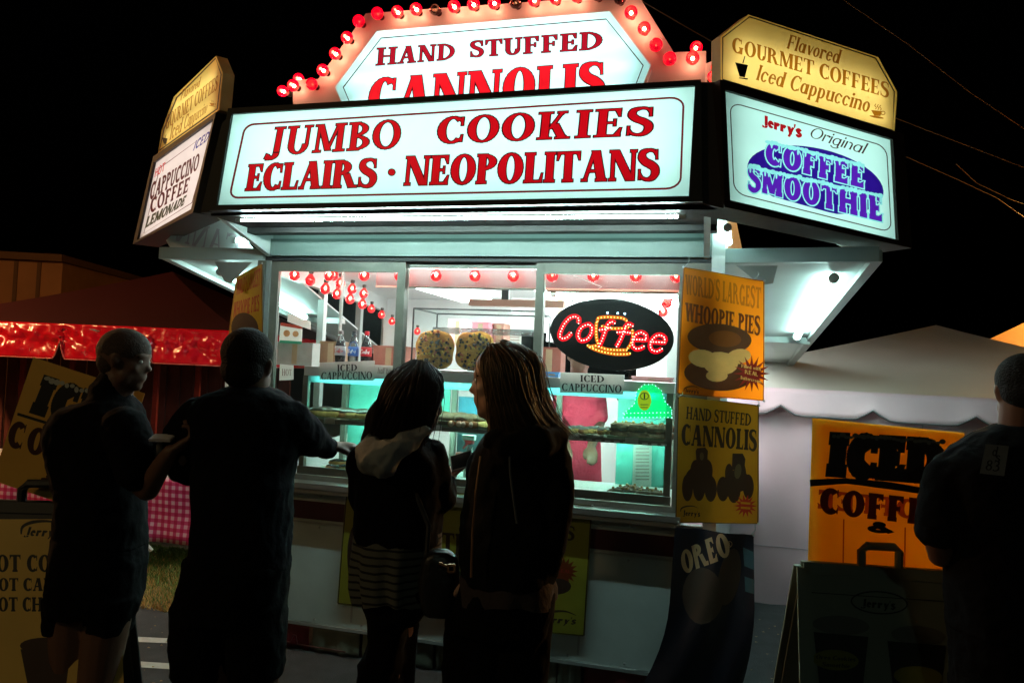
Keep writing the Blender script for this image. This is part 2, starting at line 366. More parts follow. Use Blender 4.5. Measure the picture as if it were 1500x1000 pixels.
def ell(cx, cy, rx, ry, rot=0, n=28):
    r = math.radians(rot); c, s = math.cos(r), math.sin(r)
    return [(cx+rx*math.cos(2*math.pi*i/n)*c-ry*math.sin(2*math.pi*i/n)*s, cy+rx*math.cos(2*math.pi*i/n)*s+ry*math.sin(2*math.pi*i/n)*c) for i in range(n)]
def rrect(quad, r=.06, asp=4, n=5):
    """rounded quad"""
    H = homog([(0, 0), (1, 0), (1, 1), (0, 1)], quad); o = []
    rx, ry = r/asp, r
    for cx, cy, a0 in ((rx, ry, 180), (1-rx, ry, 270), (1-rx, 1-ry, 0), (rx, 1-ry, 90)):
        for i in range(n+1):
            a = math.radians(a0+90*i/n); o.append(H(cx+rx*math.cos(a), cy+ry*math.sin(a)))
    return o
def ring(outer, wdt=2.):
    """thin line along a closed polygon, as quads"""
    n = len(outer); c = np.mean(np.array(outer), 0); q = []
    inn = []
    for i in range(n):
        a, b, d = [np.array(outer[j % n], float) for j in (i-1, i, i+1)]
        e = d-a; e /= np.hypot(*e)+1e-9; nn = np.array((-e[1], e[0]))
        if nn.dot(c-b) < 0: nn = -nn
        inn.append(tuple(b+nn*wdt))
    for i in range(n): q.append([outer[i], outer[(i+1) % n], inn[(i+1) % n], inn[i]])
    return q
def star(cx, cy, r0, r1, n=16):
    q = []
    for i in range(n):
        a = 2*math.pi*i/n; b = math.pi/n
        q.append([(cx, cy), (cx+r0*math.cos(a-b), cy+r0*math.sin(a-b)), (cx+r1*math.cos(a), cy+r1*math.sin(a)), (cx+r0*math.cos(a+b), cy+r0*math.sin(a+b))])
    return q
def swirl(cx, cy, wd):
    """the swoosh over the stall's name logo"""
    p = Pen(); p.line([(cx-wd*.5, cy+wd*.16), (cx-wd*.46, cy-wd*.02), (cx-wd*.2, cy-wd*.13), (cx+wd*.2, cy-wd*.14), (cx+wd*.5, cy-wd*.02)], [wd*.03, wd*.07, wd*.08, wd*.05, wd*.01]); return p.q
def ccw(p):
    a = sum(p[i][0]*p[(i+1) % len(p)][1]-p[(i+1) % len(p)][0]*p[i][1] for i in range(len(p)))
    return p if a > 0 else p[::-1]
def hull(p):
    P = sorted(set((round(a, 4), round(b, 4)) for a, b in p))
    if len(P) < 3: return []
    def half(Q):
        h = []
        for q in Q:
            while len(h) > 1 and (h[-1][0]-h[-2][0])*(q[1]-h[-2][1])-(h[-1][1]-h[-2][1])*(q[0]-h[-2][0]) <= 1e-9: h.pop()
            h.append(q)
        return h
    a, b = half(P), half(P[::-1]); return a[:-1]+b[:-1]
def area(p): return abs(sum(p[i][0]*p[(i+1) % len(p)][1]-p[(i+1) % len(p)][0]*p[i][1] for i in range(len(p))))/2 if len(p) > 2 else 0
def printed(parent, fn, layers):
    """flat print without overlaps: layers (name, pieces, material) from the ground up; the topmost wins. fn maps (px,py) to the world"""
    vs = []; fs = []; own = []
    for li, (nm, polys, m) in enumerate(layers):
        for p in polys:
            p = ccw(hull(p) if len(p) < 6 else list(p))
            if area(p) < .02: continue
            n = len(vs); vs += [Vector((a, b)) for a, b in p]; fs.append(list(range(n, n+len(p)))); own.append(li)
    r = delaunay_2d_cdt(vs, [], fs, 1, 1e-3, True)
    V, Fc, OF = r[0], r[2], r[5]
    W = [fn(v.x, v.y) for v in V]; res = []
    cen = sum((v for v in V), Vector((0, 0)))/max(1, len(V))
    for li, (nm, polys, m) in enumerate(layers):
        idx = {}; vv = []; ff = []
        for f, of in zip(Fc, OF):
            if not of or max(own[i] for i in of) != li: continue
            g = []
            for i in f:
                if i not in idx: idx[i] = len(vv); vv.append(W[i])
                g.append(idx[i])
            ff.append(tuple(reversed(g)))
        if ff: res.append(me_obj(nm, vv, ff, m, parent))
    return res
# ------------------------------------------------------------------ shared materials
M_asph = mat('asphalt', (.045,.047,.05), .8, noise=.5, scale=9, bump=.5, bscale=160)
M_soil = mat('dry_soil', (.09,.06,.03), .95, noise=.5, scale=6, bump=.6)
M_line = mat('road_paint', (.6,.6,.56), .7, noise=.25, scale=30, bump=.2)
M_alum = mat('aluminium', (.36,.38,.37), .42, .4, noise=.12, scale=14, bump=.05)
M_frame = mat('window_aluminium', (.17,.165,.14), .45, .3, noise=.25, scale=18, bump=.06)
M_white = mat('white_enamel', (.74,.76,.75), .35, noise=.06, scale=3, bump=.03, bscale=40)
M_body = mat('trailer_paint', (.44,.50,.48), .4, noise=.3, scale=3.5, bump=.05, bscale=30)
M_stripe = mat('maroon_stripe', (.05,.006,.010), .45, noise=.2)
M_black = mat('black_housing', (.018,.015,.014), .55, noise=.3, scale=8, bump=.08)
M_brownframe = mat('brown_housing', (.035,.022,.016), .6, noise=.35, scale=8, bump=.1)
M_in = mat('interior_white', (.86,.87,.87), .5, noise=.05, scale=3)
M_steel = mat('stainless', (.55,.57,.57), .28, .9, noise=.1, scale=25)
M_dark = mat('dark_plastic', (.02,.02,.022), .5)
M_card = mat('brown_card', (.23,.13,.07), .8, noise=.2, scale=12)
M_paper = mat('white_paper', (.86,.85,.82), .75, noise=.05, trans=.75)
M_ink = mat('black_ink', (.012,.012,.014), .7)
M_wood = mat('pink_wood', (.5,.24,.18), .6, noise=.25, scale=6)
M_tube = glow('fluorescent_glow', (.58,1,.92), 34)
M_tube_in = glow('interior_tube_glow', (.8,1,.97), 85)
M_tube_case = glow('case_tube_glow', (.55,1,.84), 45)
M_sign = mat('sign_acrylic', (.84,.92,.9), .3, noise=.09, scale=3.5, trans=.75)
M_red = mat('red_film', (.60,.002,.006), .35, noise=.1, trans=.7)
M_redd = mat('maroon_film', (.07,.001,.003), .35, noise=.1, trans=.5)
M_yel = mat('yellow_board', (.62,.43,.07), .55, noise=.2, scale=5, bump=.05)
M_yelt = mat('yellow_acrylic', (.8,.62,.2), .5, noise=.12, scale=4, trans=.7)
M_gold = mat('gold_lettering', (.38,.15,.008), .5, trans=.5)
M_blue = mat('blue_film', (.035,.006,.26), .35, trans=.7)
M_purple = mat('purple_film', (.13,.012,.42), .35, trans=.75)
M_ice = mat('ice_film', (.4,.75,.8), .35, trans=.75)
M_glass = glass('clear_glass', (.96,.99,.98), .05, .015, haze=.02)
M_caseglass = glass('case_glass', (.9,.98,.95), .06, .03, haze=.05, hcol=(.5,.7,.65))
M_bulbglass = glass('red_bulb_glass', (1, .38, .32), .05, .03, emit=(1, .0, .02), es=.5)
M_bulbwin = glass('deep_red_bulb_glass', (1, .14, .12), .05, .03, emit=(1, .0, .02), es=.45)
M_clearbulb = glass('clear_bulb_glass', (.8,.7,.6), .09, .03)
M_core = glow('filament_glow', (1, .8, .5), 85)
M_core_soft = glow('filament_glow_dim', (1, .5, .3), 30)
M_corecl = glow('filament_off', (.9,.5,.25), 1.2)

# ------------------------------------------------------------------ ground
def sheet(name, pts, z, m, kind='structure'):
    return tag(me_obj(name, [(x, y, z) for x, y in pts], [tuple(range(len(pts)))], m), kind=kind)
sheet('ground', [(-300,-300),(300,-300),(300,300),(-300,300)], 0, M_asph)
sheet('lawn_soil', [(-14,4.12),(-2.95,4.32),(-2.9,9),(-3.5,14),(-14,14)], .004, M_soil)
def paint(px):
    pts = [atZ(*p, .004) for p in px]; m = me_obj('painted_line', pts, [tuple(range(len(pts)))], M_line); return tag(m, kind='structure')
paint([(120,928),(265,935),(265,942),(120,936)]); paint([(110,962),(285,973),(288,982),(110,970)])
paint([(60,996),(330,1020),(330,1032),(60,1004)])
# grass: short blades, greener towards the table
def blades(name, n, region, cols, h):
    rnd = random.Random(3); vs = []; fs = []; mi = []
    for i in range(n):
        x = rnd.uniform(region[0], region[1]); y = rnd.uniform(region[2], region[3]); a = rnd.uniform(0, 6.28)
        g = (y-region[2])/(region[3]-region[2]); k = 0 if rnd.random() < .15+.9*g else 1
        hh = h*rnd.uniform(.4, 1)*(1 if k == 0 else .8); lx, ly = rnd.uniform(-.03, .03), rnd.uniform(-.03, .03); wd = .004
        j = len(vs); vs += [(x-wd*math.cos(a), y-wd*math.sin(a), .002), (x+wd*math.cos(a), y+wd*math.sin(a), .002), (x+lx, y+ly, hh)]
        fs.append((j, j+1, j+2)); mi.append(k)
    return tag(me_obj(name, vs, fs, mats=cols, mi=mi), 'short green and dry brown grass beside the asphalt', 'grass', kind='stuff')
blades('grass', 42000, (-6.2, -2.98, 4.25, 5.6), [mat('green_blade', (.11,.2,.03), .7), mat('dry_blade', (.5,.28,.08), .8)], .055)
rnd = random.Random(5); mb = MB()
for i in range(60):
    p = atZ(rnd.uniform(1100, 1185) if i < 40 else rnd.uniform(190, 290), rnd.uniform(900, 1020), 0)
    a = rnd.uniform(0, 6); r = rnd.uniform(.004, .012)
    mb.add([(p.x+r*math.cos(a+k*1.57), p.y+r*math.sin(a+k*1.57)*.7, .004+.004*(k % 2)) for k in range(4)], [(0,1,2,3)])
tag(mb.build('litter', mat('dead_leaf', (.4,.25,.12), .8)), 'scattered dry leaf scraps on the asphalt beside the trailer', 'litter', kind='stuff')

# ------------------------------------------------------------------ the trailer
XL, XR, ZS, ZH = -2.62, 0.0, .99, 2.28
T = thing('concession_trailer', 'white and maroon concession trailer with sliding windows, open side hatches and lit counter', 'trailer', (-1.3, 5.4, 0))
LW = lambda s, z: Vector((XL-.2*s*1.0, 4+.98*s, z)); RW = lambda s, z: Vector((XR+.07*s, 4+s, z))
me = MB().box((XL, 4, .17), (XR, 4.06, ZS-.06)); me.build('lower_panel', M_body, T)
MB().box((XL+.002, 3.992, .765), (XR-.002, 3.999, .868)).build('stripe', M_stripe, T)
MB().box((XL, 3.985, .742), (XR, 3.999, .752)).build('trim', M_alum, T)
MB().box((XL, 3.98, .152), (XR, 4.05, .168)).build('trim', M_alum, T)
for k in range(9):
    x = XL+.13+k*.3
    for z in (.19, .72, .9): MB().lathe((x, 4.0, z), [(.008, 0), (.006, .006), (.001, .008)], 8, (0, -1, 0)).build('rivet', M_alum, T)
for k in range(1, 4): MB().box((XL+k*.66-.001, 3.996, .2), (XL+k*.66+.012, 3.999, .74)).build('panel_seam', M_alum, T)
# floor, far wall, ceiling, low side walls, headers
MB().prism([LW(.07, .3), RW(.07, .3), RW(3.1, .3), LW(3.1, .3)], (0, 0, .05)).build('trailer_floor', M_steel, T)
MB().prism([LW(.07, 2.345), RW(.07, 2.345), RW(3.1, 2.345), LW(3.1, 2.345)], (0, 0, .04)).build('ceiling', M_in, T)
MB().prism([LW(0, 2.80), RW(0, 2.80), RW(3.1, 2.80), LW(3.1, 2.80)], (0, 0, .04)).build('roof', M_white, T)
bw = MB(); a, b = LW(3.1, .3), RW(3.1, .3)
bw.bar((a.x, a.y, .9), (b.x, b.y, .9), .05, 1.15).bar((a.x, a.y, 2.2), (b.x, b.y, 2.2), .05, .3)
bw.bar((a.x, a.y+.01, 1.8), (a.x+.9, a.y+.01, 1.8), .05, .66).bar((b.x-.9, b.y+.01, 1.8), (b.x, b.y+.01, 1.8), .05, .66); bw.build('rear_wall', M_in, T)
for f, s in ((LW, -1), (RW, 1)):
    MB().bar(f(.03, .68), f(3.1, .68), .05, .78).build('side_wall', M_body, T)
    MB().bar(f(.03, 2.28), f(3.1, 2.28), .05, .13).build('side_header', M_white, T)
    MB().bar(f(.03, 2.6), f(3.1, 2.6), .05, .4).build('side_header', M_white, T)
    for q in (.0, 1.05, 2.1, 3.1): MB().bar(f(q+.03, 1.0), f(q+.03, 2.22), .05, .05, (0, 1, 0)).build('post', M_alum, T)
# front posts and header
MB().box((XL-.05, 3.96, .2), (XL, 4.1, 2.62)).build('corner_post', M_frame, T)
MB().box((XR-.02, 3.93, .2), (XR+.045, 4.09, 2.62)).build('corner_post', M_white, T)
MB().box((XL, 3.93, 2.305), (XR-.022, 4.06, 2.405)).build('header', mat('header_paint', (.19,.24,.225), .45, noise=.15, scale=5, bump=.04), T)
MB().box((XL, 3.965, 2.282), (XR-.022, 4.06, 2.303)).build('header_gasket', M_dark, T)
MB().box((XL, 3.955, 2.407), (XR-.022, 3.975, 2.80)).build('fascia', M_body, T)
MB().box((XL, 3.88, ZS-.03), (XR-.13, 4.12, ZS)).build('counter_sill', M_steel, T)
MB().box((XL, 3.90, ZS-.058), (XR-.13, 3.99, ZS-.033)).build('counter_edge', M_alum, T)
# awning over the front
MB().box((XL+.06, 3.36, 2.425), (XR, 3.74, 2.50)).build('awning_soffit', M_black, T)
MB().box((XL+.06, 3.68, 2.395), (XR, 3.76, 2.424)).build('awning_rail', M_black, T)
MB().box((XL+.06, 3.765, 2.51), (XR, 3.95, 2.53)).build('awning_soffit', M_white, T)
for x in (XL+.02, XR-.06): MB().prism([(x, 3.45, 2.44), (x, 3.955, 2.30), (x, 3.955, 2.5), (x, 3.45, 2.5)], (.03, 0, 0)).build('awning_bracket', M_white, T)
def tube(name, a, b, r=.014, m=None, caps=True, parent=T):
    o = MB().tube([a, b], r, 8).build(name, m or M_tube, parent)
    a, b = Vector(a), Vector(b); d = (b-a).normalized()
    if caps:
        for p, s in ((a, -1), (b, 1)): MB().tube([p+d*s*.002, p+d*s*.035], r*1.35, 10).build('lamp_holder', M_white, o)
    return o
tube('fluorescent_tube', (XL+.22, 3.40, 2.408), (XR-.17, 3.40, 2.406), .0065, glow('awning_tube', (.66,1,.94), 130))
tube('fluorescent_tube', (XL+.15, 3.80, 2.462), (XR-.12, 3.80, 2.462), .012, glow('soffit_tube', (.5,1,.9), 4))
# windows
m1, m2 = -1.73, -.935; FX0, FX1 = XL+.03, -.135
def win(x0, x1, y, z0=ZS, z1=ZH, t=.045, pane=True, top=.06):
    w_ = MB().box((x0, y, z0), (x0+t, y+.03, z1)).box((x1-t, y, z0), (x1, y+.03, z1)).box((x0+t, y, z1-top), (x1-t, y+.03, z1)).box((x0+t, y, z0), (x1-t, y+.03, z0+.03)).build('window_frame', M_frame, T)
    MB().box((x0+t, y+.012, z0+.03), (x1-t, y+.017, z1-top)).build('window_pane', M_glass, w_)
    return w_
win(FX0, m1+.012, 3.985, t=.05); win(m2-.012, FX1, 3.985, t=.045); win(m1-.03, m2+.03, 4.02, t=.04, top=.03)
MB().box((m1+.01, 4.052, 2.135), (m2-.01, 4.06, 2.147)).build('window_bar', M_frame, T)
MB().box((m2+.035, 4.052, 2.125), (FX1-.05, 4.06, 2.14)).build('window_bar', M_wood, T)
MB().box((FX1, 3.97, ZS), (FX1+.115, 3.999, ZH)).build('jamb', M_frame, T)
MB().box((XL+.003, 3.972, ZS), (FX0, 3.999, ZH)).build('jamb', M_alum, T)
# hatches propped open at both sides
def hatch(f, o0, o1, sgn, steps):
    n0 = f(0, 2.315); n1 = f(3.0, 1.83); o0 = Vector(o0); o1 = Vector(o1)
    pan = MB().prism([n0, o0, o1, n1], (0, 0, .012)).build('hatch_panel', mat('hatch_paint', (.5,.54,.53), .5, noise=.12, scale=4, bump=.06), T)
    MB().bar(o0, o1, .05, .06).build('hatch_rail', M_alum, pan)
    MB().bar(n0+Vector((0, -.03, -.0)), o0+Vector((0, -.03, 0)), .05, .072).build('hatch_rail', mat('rail_paint', (.30,.36,.35), .5, noise=.15, scale=9), pan)
    for s in steps:
        a = n0.lerp(n1, s); b = o0.lerp(o1, s); MB().bar(a-Vector((0,0,.025)), b-Vector((0,0,.025)), .05, .045).build('hatch_rail', M_alum, pan)
    return n0, o0, n1, o1
def mixp(q, u, s): n0, o0, n1, o1 = q; return n0.lerp(o0, u).lerp(n1.lerp(o1, u), s)
qr = hatch(RW, (.76, 3.99, 2.325), (.62, 7, 1.80), 1, (.6, 1))
ql = hatch(LW, (-3.36, 3.99, 2.32), (-3.5, 7, 1.83), -1, (.55, 1))
dz = Vector((0, 0, -.035))
tube('fluorescent_tube', mixp(qr, .80, .09)+dz, mixp(qr, .80, .54)+dz, .02)
tube('fluorescent_tube', mixp(ql, .66, .09)+dz, mixp(ql, .62, .50)+dz, .02)
tube('fluorescent_tube', (.05, 3.86, 2.44), (.07, 4.6, 2.50), .016)
tube('fluorescent_tube', (-3.1, 4.35, 2.47), (-2.75, 4.35, 2.47), .014)
MB().prism([(.10, 3.97, 2.27), (.30, 3.97, 2.27), (.28, 3.97, 2.18), (.22, 3.97, 2.17)], (0, .01, 0)).build('gusset', M_alum, T)
MB().prism([(-2.72, 3.97, 2.27), (-2.98, 3.97, 2.27), (-2.9, 3.97, 2.15), (-2.86, 3.97, 2.14)], (0, .01, 0)).build('gusset', M_alum, T)
pxprism('side_panel', [(1214,350),(1230,345),(1275,362),(1262,372),(1246,368)], PY(4.1), .02, M_white, T)
tube('fluorescent_tube', (.66, 4.2, 2.42), (.70, 4.5, 2.40), .012, caps=False)
tube('front_interior_tube', (-.88, 4.24, 2.135), (-.2, 4.24, 2.135), .014, M_tube, True)
tube('hidden_fill_tube', (-2.5, 4.075, 2.264), (-.2, 4.075, 2.264), .011, glow('fill_tube_glow', (.85,1,.95), 60), False)  # unseen tube added behind the frame top to brighten the counter
# interior ceiling lights and shelf fittings
for x, y0, y1 in ((-2.1, 4.9, 6.6), (-1.15, 5.0, 6.8), (-.45, 4.9, 6.6)):
    hb = MB().box((x-.09, y0, 2.31), (x+.09, y1, 2.343)).build('light_housing', M_white, T)
    MB().box((x-.16, y0+.02, 2.285), (x+.16, y1-.02, 2.309)).build('diffuser', glow('diffuser_glow', (.88,1,.98), 20), hb)
MB().box((-1.65, 4.95, 2.12), (-.98, 5.02, 2.165)).build('shelf', M_wood, T)
MB().box((XL+.1, 4.75, 1.60), (-.3, 5.15, 1.625)).build('shelf', M_steel, T)
MB().box((XL+.1, 5.6, 1.2), (-.5, 6.0, 1.23)).build('shelf', M_steel, T)
MB().box((-1.68, 6.2, 2.02), (-.3, 6.24, 2.3)).build('menu_board', M_white, T)
MB().box((-.3, 5.2, 1.05), (-.02, 5.6, 2.0)).build('cabinet', M_white, T)
for px, py, y in ((664, 433, 5.0),): MB().box((-1.42, 4.97, 2.166), (-1.37, 5.0, 2.30)).build('shelf_bracket', M_dark, T)
tube('post_rail', (-2.36, 4.45, 1.68), (-2.36, 4.45, 2.3), .012, M_alum, False)
MB().box((-2.0, 4.20, 2.165), (FX1, 4.215, 2.335)).build('inner_header', mat('inner_header_paint', (.09,.04,.04), .5, noise=.25, scale=4), T)
MB().box((-2.0, 4.195, 2.155), (FX1, 4.22, 2.164)).build('inner_header_lip', M_wood, T)
# skirt under the body
rnd = random.Random(2)
def cloth(name, x0, x1, y, z0, z1, m, parent=None, nx=26, nz=10, amp=.02, lab=None, cat=None, n=(0,-1,0), wob=9):
    vs = []; fs = []; ph_ = [rnd.uniform(0, 6) for _ in range(4)]
    for j in range(nz+1):
        v = j/nz
        for i in range(nx+1):
            u = i/nx; x = x0+(x1-x0)*u
            a = amp*(.3+v)*(math.sin(wob*u*3.1+ph_[0]+v*1.3)+.6*math.sin(wob*u*6.7+ph_[1]-v*2)+.5*math.sin(v*7+u*5+ph_[2]))
            vs.append((x+n[0]*a, y+n[1]*a+.0, z1+(z0-z1)*v+.006*math.sin(u*11+ph_[3])))
    for j in range(nz):
        for i in range(nx): fs.append((j*(nx+1)+i, (j+1)*(nx+1)+i, (j+1)*(nx+1)+i+1, j*(nx+1)+i+1))
    o = me_obj(name, vs, fs, m, parent, True)
    k = o.modifiers.new('thickness', 'SOLIDIFY'); k.thickness = .003
    if lab: tag(o, lab, cat)
    return o
M_tarp = mat('grey_tarp', (.11,.12,.09), .55, noise=.3, scale=6, bump=.4, bscale=14)
M_redskirt = mat('dark_red_vinyl', (.10,.005,.01), .4, noise=.3, bump=.2)
for x0, x1, m in ((-2.5, -2.22, M_redskirt), (-2.2, -1.9, M_tarp), (-1.88, -1.45, M_tarp), (-1.43, -1.15, M_tarp), (-1.13, -.75, M_tarp), (-.74, -.62, M_tarp), (-.6, -.05, M_redskirt)):
    cloth('skirt', x0, x1, 4.0, .01, .15, m, T, amp=.008, nx=16, nz=6, wob=4)
MB().tube([(-2.55, 3.95, .07), (-2.3, 3.93, .065), (-2.28, 3.93, .11), (-2.265, 3.93, .11), (-2.25, 3.93, .06), (-1.95, 3.94, .055)], .004, 6).build('cable', M_stripe, T)
# left side lightbox panel seen from behind, above the hatch
pp = Plane((-2.9, 4.42, 2.4), (.1, -1, 0))
printed(T, lambda x, y: pp.at(x, y), [('side_sign_back', [[(243,352),(301,300),(314,340),(372,364),(250,364)]], M_white),
    ('lettering', text('CANN', [(262,318),(352,345),(345,378),(255,352)], t=.14, mirror=True), mat('faint_pink', (.6,.5,.55), .5))])

# ------------------------------------------------------------------ bulbs (local meshes, shared)
LOCAL = set()
def mesh_of(mb, m, smooth=True, nm='m'):
    o = mb.build(nm, m, None, smooth); me = o.data; bpy.data.objects.remove(o); return me
def globe_profile(r):
  r *= 1.12
  return [(.008, 0), (.011, .012), (r*.75, .02+r*.35), (r*.97, .02+r*.75), (r, .02+r), (r*.93, .02+r*1.4), (r*.65, .02+r*1.78), (r*.3, .02+r*1.96), (.001, .02+2*r)]
BG = mesh_of(MB().lathe((0,0,0), globe_profile(.03), 14), M_bulbglass, nm='bulb_globe')
BGc = mesh_of(MB().lathe((0,0,0), globe_profile(.03), 14), M_clearbulb, nm='clear_bulb_globe')
BGw = mesh_of(MB().lathe((0,0,0), globe_profile(.03), 14), M_bulbwin, nm='window_bulb_globe')
BS = mesh_of(MB().lathe((0,0,-.012), [(.016, 0), (.016, .012), (.012, .022), (.009, .026)], 12), M_brownframe, nm='bulb_socket')
BC = mesh_of(MB().ball((0,0,.046), (.009,.009,.013), 8, 5), M_core, nm='bulb_core')
BCd = mesh_of(MB().ball((0,0,.046), (.006,.006,.01), 8, 5), M_core_soft, nm='bulb_core_dim')
BCo = mesh_of(MB().ball((0,0,.046), (.004,.004,.01), 6, 4), M_corecl, nm='bulb_core_off')
def bulb(parent, p, n, kind='lit', sc=1):
    o = bpy.data.objects.new('bulb', BGw if parent == T else BG if kind in ('lit', 'dim', 'off') else BGc); COL.objects.link(o); o.parent = parent
    o.location = p; o.rotation_mode = 'QUATERNION'; o.rotation_quaternion = Vector((0, 0, 1)).rotation_difference(Vector(n).normalized()); o.scale = (sc,)*3
    for nm, me in (('socket', BS), ('filament', {'lit': BC, 'dim': BCd}.get(kind, BCo))):
        c = bpy.data.objects.new(nm, me); COL.objects.link(c); c.parent = o; LOCAL.add(c)
    return o
dn = (0, -.15, -1)
for px in (433, 484, 535, 587, 640, 697, 753, 810, 870, 932, 991):
    p = atY(px, 391, 4.13); bulb(T, p, dn, 'lit' if px != 810 else 'dim')
for px, py, y, k in ((456,399,4.3,'off'),(478,412,4.45,'lit'),(495,420,4.7,'lit'),(514,428,4.95,'lit'),(532,436,5.2,'lit'),(545,444,5.5,'dim'),(560,453,5.8,'dim'),
                     (490,392,4.35,'lit'),(500,404,4.6,'lit'),(517,413,4.85,'lit'),(534,420,5.1,'lit'),(983,420,4.6,'lit'),(977,432,4.9,'off'),(972,446,5.2,'lit'),
                     (575,463,6.0,'dim'),(592,470,6.2,'dim'),(612,478,6.4,'dim')):
    bulb(T, atY(px, py, y), dn, k, 1 if y < 5.3 else .9)

# ------------------------------------------------------------------ front light box: JUMBO COOKIES / ECLAIRS . NEOPOLITANS
SY = PY(3.3)
def lightbox(name, label, plane, outer, face, depth, mh, tubes, layers, parent=None, rim=.012, tub=None):
    tub = tub or glow('sign_tube', (.60,1,.90), 3.5)
    """hollow box, tubes inside, a translucent printed face"""
    c = plane.at(sum(p[0] for p in outer)/4, max(p[1] for p in outer))
    t = thing(name, label, 'sign', (c.x, c.y, c.z)); n = plane.n
    o = [plane.at(*p) for p in outer]; f = [plane.at(*p) for p in face]
    vs = []; 
    for ring_ in ([q+n*rim for q in o], [q+n*rim for q in f], [q-n*.004 for q in f], [q-n*depth for q in f], [q-n*(depth+.02) for q in o]): vs += ring_
    fs = []
    for a, b in ((0, 1), (1, 2), (2, 3), (4, 0)):
        for i in range(4): j = (i+1) % 4; fs.append((a*4+i, a*4+j, b*4+j, b*4+i))
    fs += [(12, 13, 14, 15), (19, 18, 17, 16)]
    mi = [0]*8+[1]*4+[0]*4+[1, 0]
    me_obj('housing', vs, fs, parent=t, mats=[mh, M_in], mi=mi)
    printed(t, lambda x, y: plane.at(x, y)-n*.006, layers)
    for k in range(tubes):
        s = (k+.5)/tubes; a = f[0].lerp(f[3], s); b = f[1].lerp(f[2], s); d = (b-a).normalized()
        MB().tube([a+d*.05-n*depth*.62, b-d*.05-n*depth*.62], .014, 8).build('tube', tub, t)
    return t
fq = [(341,168),(1018,127),(1009,288),(319,301)]
iq = [(357,181),(1003,140),(998,277),(333,291)]
def dbl(s, quad, outer=.035, **k):
    return [text(s, quad, g=outer, **k), text(s, quad, **k)]
L = [dbl('JUMBO', [(395,187),(587,175),(584,216),(387,227)], t=.155, h=.055, sf=.08, gap=.1), dbl('COOKIES', [(643,172),(959,156),(955,197),(639,210)], t=.18, h=.055, sf=.08, gap=.11),
     dbl('ECLAIRS', [(364,241),(553,232),(549,273),(358,279)], t=.22, h=.07, sf=.05, gap=.05), dbl('NEOPOLITANS', [(595,229),(966,218),(964,263),(591,271)], t=.22, h=.07, sf=.05, gap=.055)]
lay = [('face_panel', [fq], M_sign), ('border', ring(rrect(iq, .12, 4.4), 3), mat('border_film', (.2,.002,.006), .35, trans=.6)),
       ('lettering_outline', sum([a[0] for a in L], [])+[ell(573,252,6,5.6)], M_redd), ('lettering', sum([a[1] for a in L], [])+[ell(573,252,4.5,4.2)], M_red)]
lightbox('front_sign', 'long backlit white sign reading JUMBO COOKIES ECLAIRS NEOPOLITANS in red', SY, [(336,160),(1027,118),(1029,296),(308,309)], fq, .17, M_black, 4, lay)
# corner signs
LP = Plane(SY.at(317,172)+Vector((0, 0, 0)), (-.64, -.77, 0)); RP = Plane(SY.at(1057,120), (.64, -.77, 0))
fq = [(1060,133),(1305,205),(1313,352),(1067,294)]; iq = [(1070,148),(1301,214),(1308,341),(1076,283)]
cof = dict(t=.27, h=.2, sf=.03, gap=.09)
cq = [(1124,206),(1268,242),(1268,276),(1122,239)]; sq = [(1098,243),(1294,288),(1295,325),(1097,277)]
ice = []
rr = random.Random(8)
for Q, n in ((cq, 26), (sq, 34)):
    H = homog([(0, 1), (1, 1), (1, 0), (0, 0)], Q)
    for k in range(n):
        u = (k+.5)/n; x, y = H(u, 1.0+rr.uniform(-.02, .06)); ice.append(ell(x, y+1, rr.uniform(3, 5), rr.uniform(2.2, 4.2), 12, 10))
        if rr.random() < .4: x, y = H(u, .85); ice.append(ell(x, y, 1.4, 4.5, 0, 8))
lay = [('face_panel', [fq], M_sign), ('border', ring(rrect(iq, .12, 1.7), 1.5), M_redd), ('oval', [[(x, min(y, 305+(x-1195)*.28)) for x, y in ell(1196,263,102,46,13,44)]], M_blue),
       ('lettering_outline', text('COFFEE', cq, g=.055, **cof)+text('SMOOTHIE', sq, g=.05, **cof), M_ice),
       ('product_lettering', text('COFFEE', cq, g=-.0, **cof)+text('SMOOTHIE', sq, g=-.0, **cof), M_purple), ('frost', ice, M_ice),
       ('name_lettering', text("Jerry's", [(1118,168),(1176,185),(1175,201),(1118,183)], t=.24, h=.17, sf=.0, gap=.05, g=.02), M_red),
       ('script_lettering', text('Original', [(1187,184),(1267,208),(1266,225),(1186,200)], t=.10, h=.06, sf=.01, gap=.07, shear=.3), M_redd)]
lightbox('corner_sign', 'backlit white corner sign reading COFFEE SMOOTHIE in frosty purple letters', RP, [(1052,118),(1321,197),(1333,364),(1059,304)], fq, .16, M_brownframe, 3, lay, tub=glow('sign_tube_dim', (.60,1,.88), 3.0))
fq = [(228,238),(316,174),(283,307),(203,352)]
l1 = text('ICED', [(284,207),(306,191),(302,206),(281,221)], t=.17, h=.16, sf=0, gap=.12, shear=.2)
l2 = text('HOT', [(227,247),(241,237),(239,250),(225,260)], t=.17, h=.14, sf=0, gap=.1)
l3 = text('CAPPUCCINO', [(221,268),(292,223),(288,248),(217,294)], t=.2, h=.15, sf=.05, gap=.04)+text('COFFEE', [(220,291),(278,258),(273,281),(218,313)], t=.2, h=.15, sf=.05, gap=.08)
l4 = text('LEMONADE', [(213,319),(271,286),(267,300),(211,334)], t=.2, h=.15, sf=.02, gap=.08, shear=.2, g=.03)
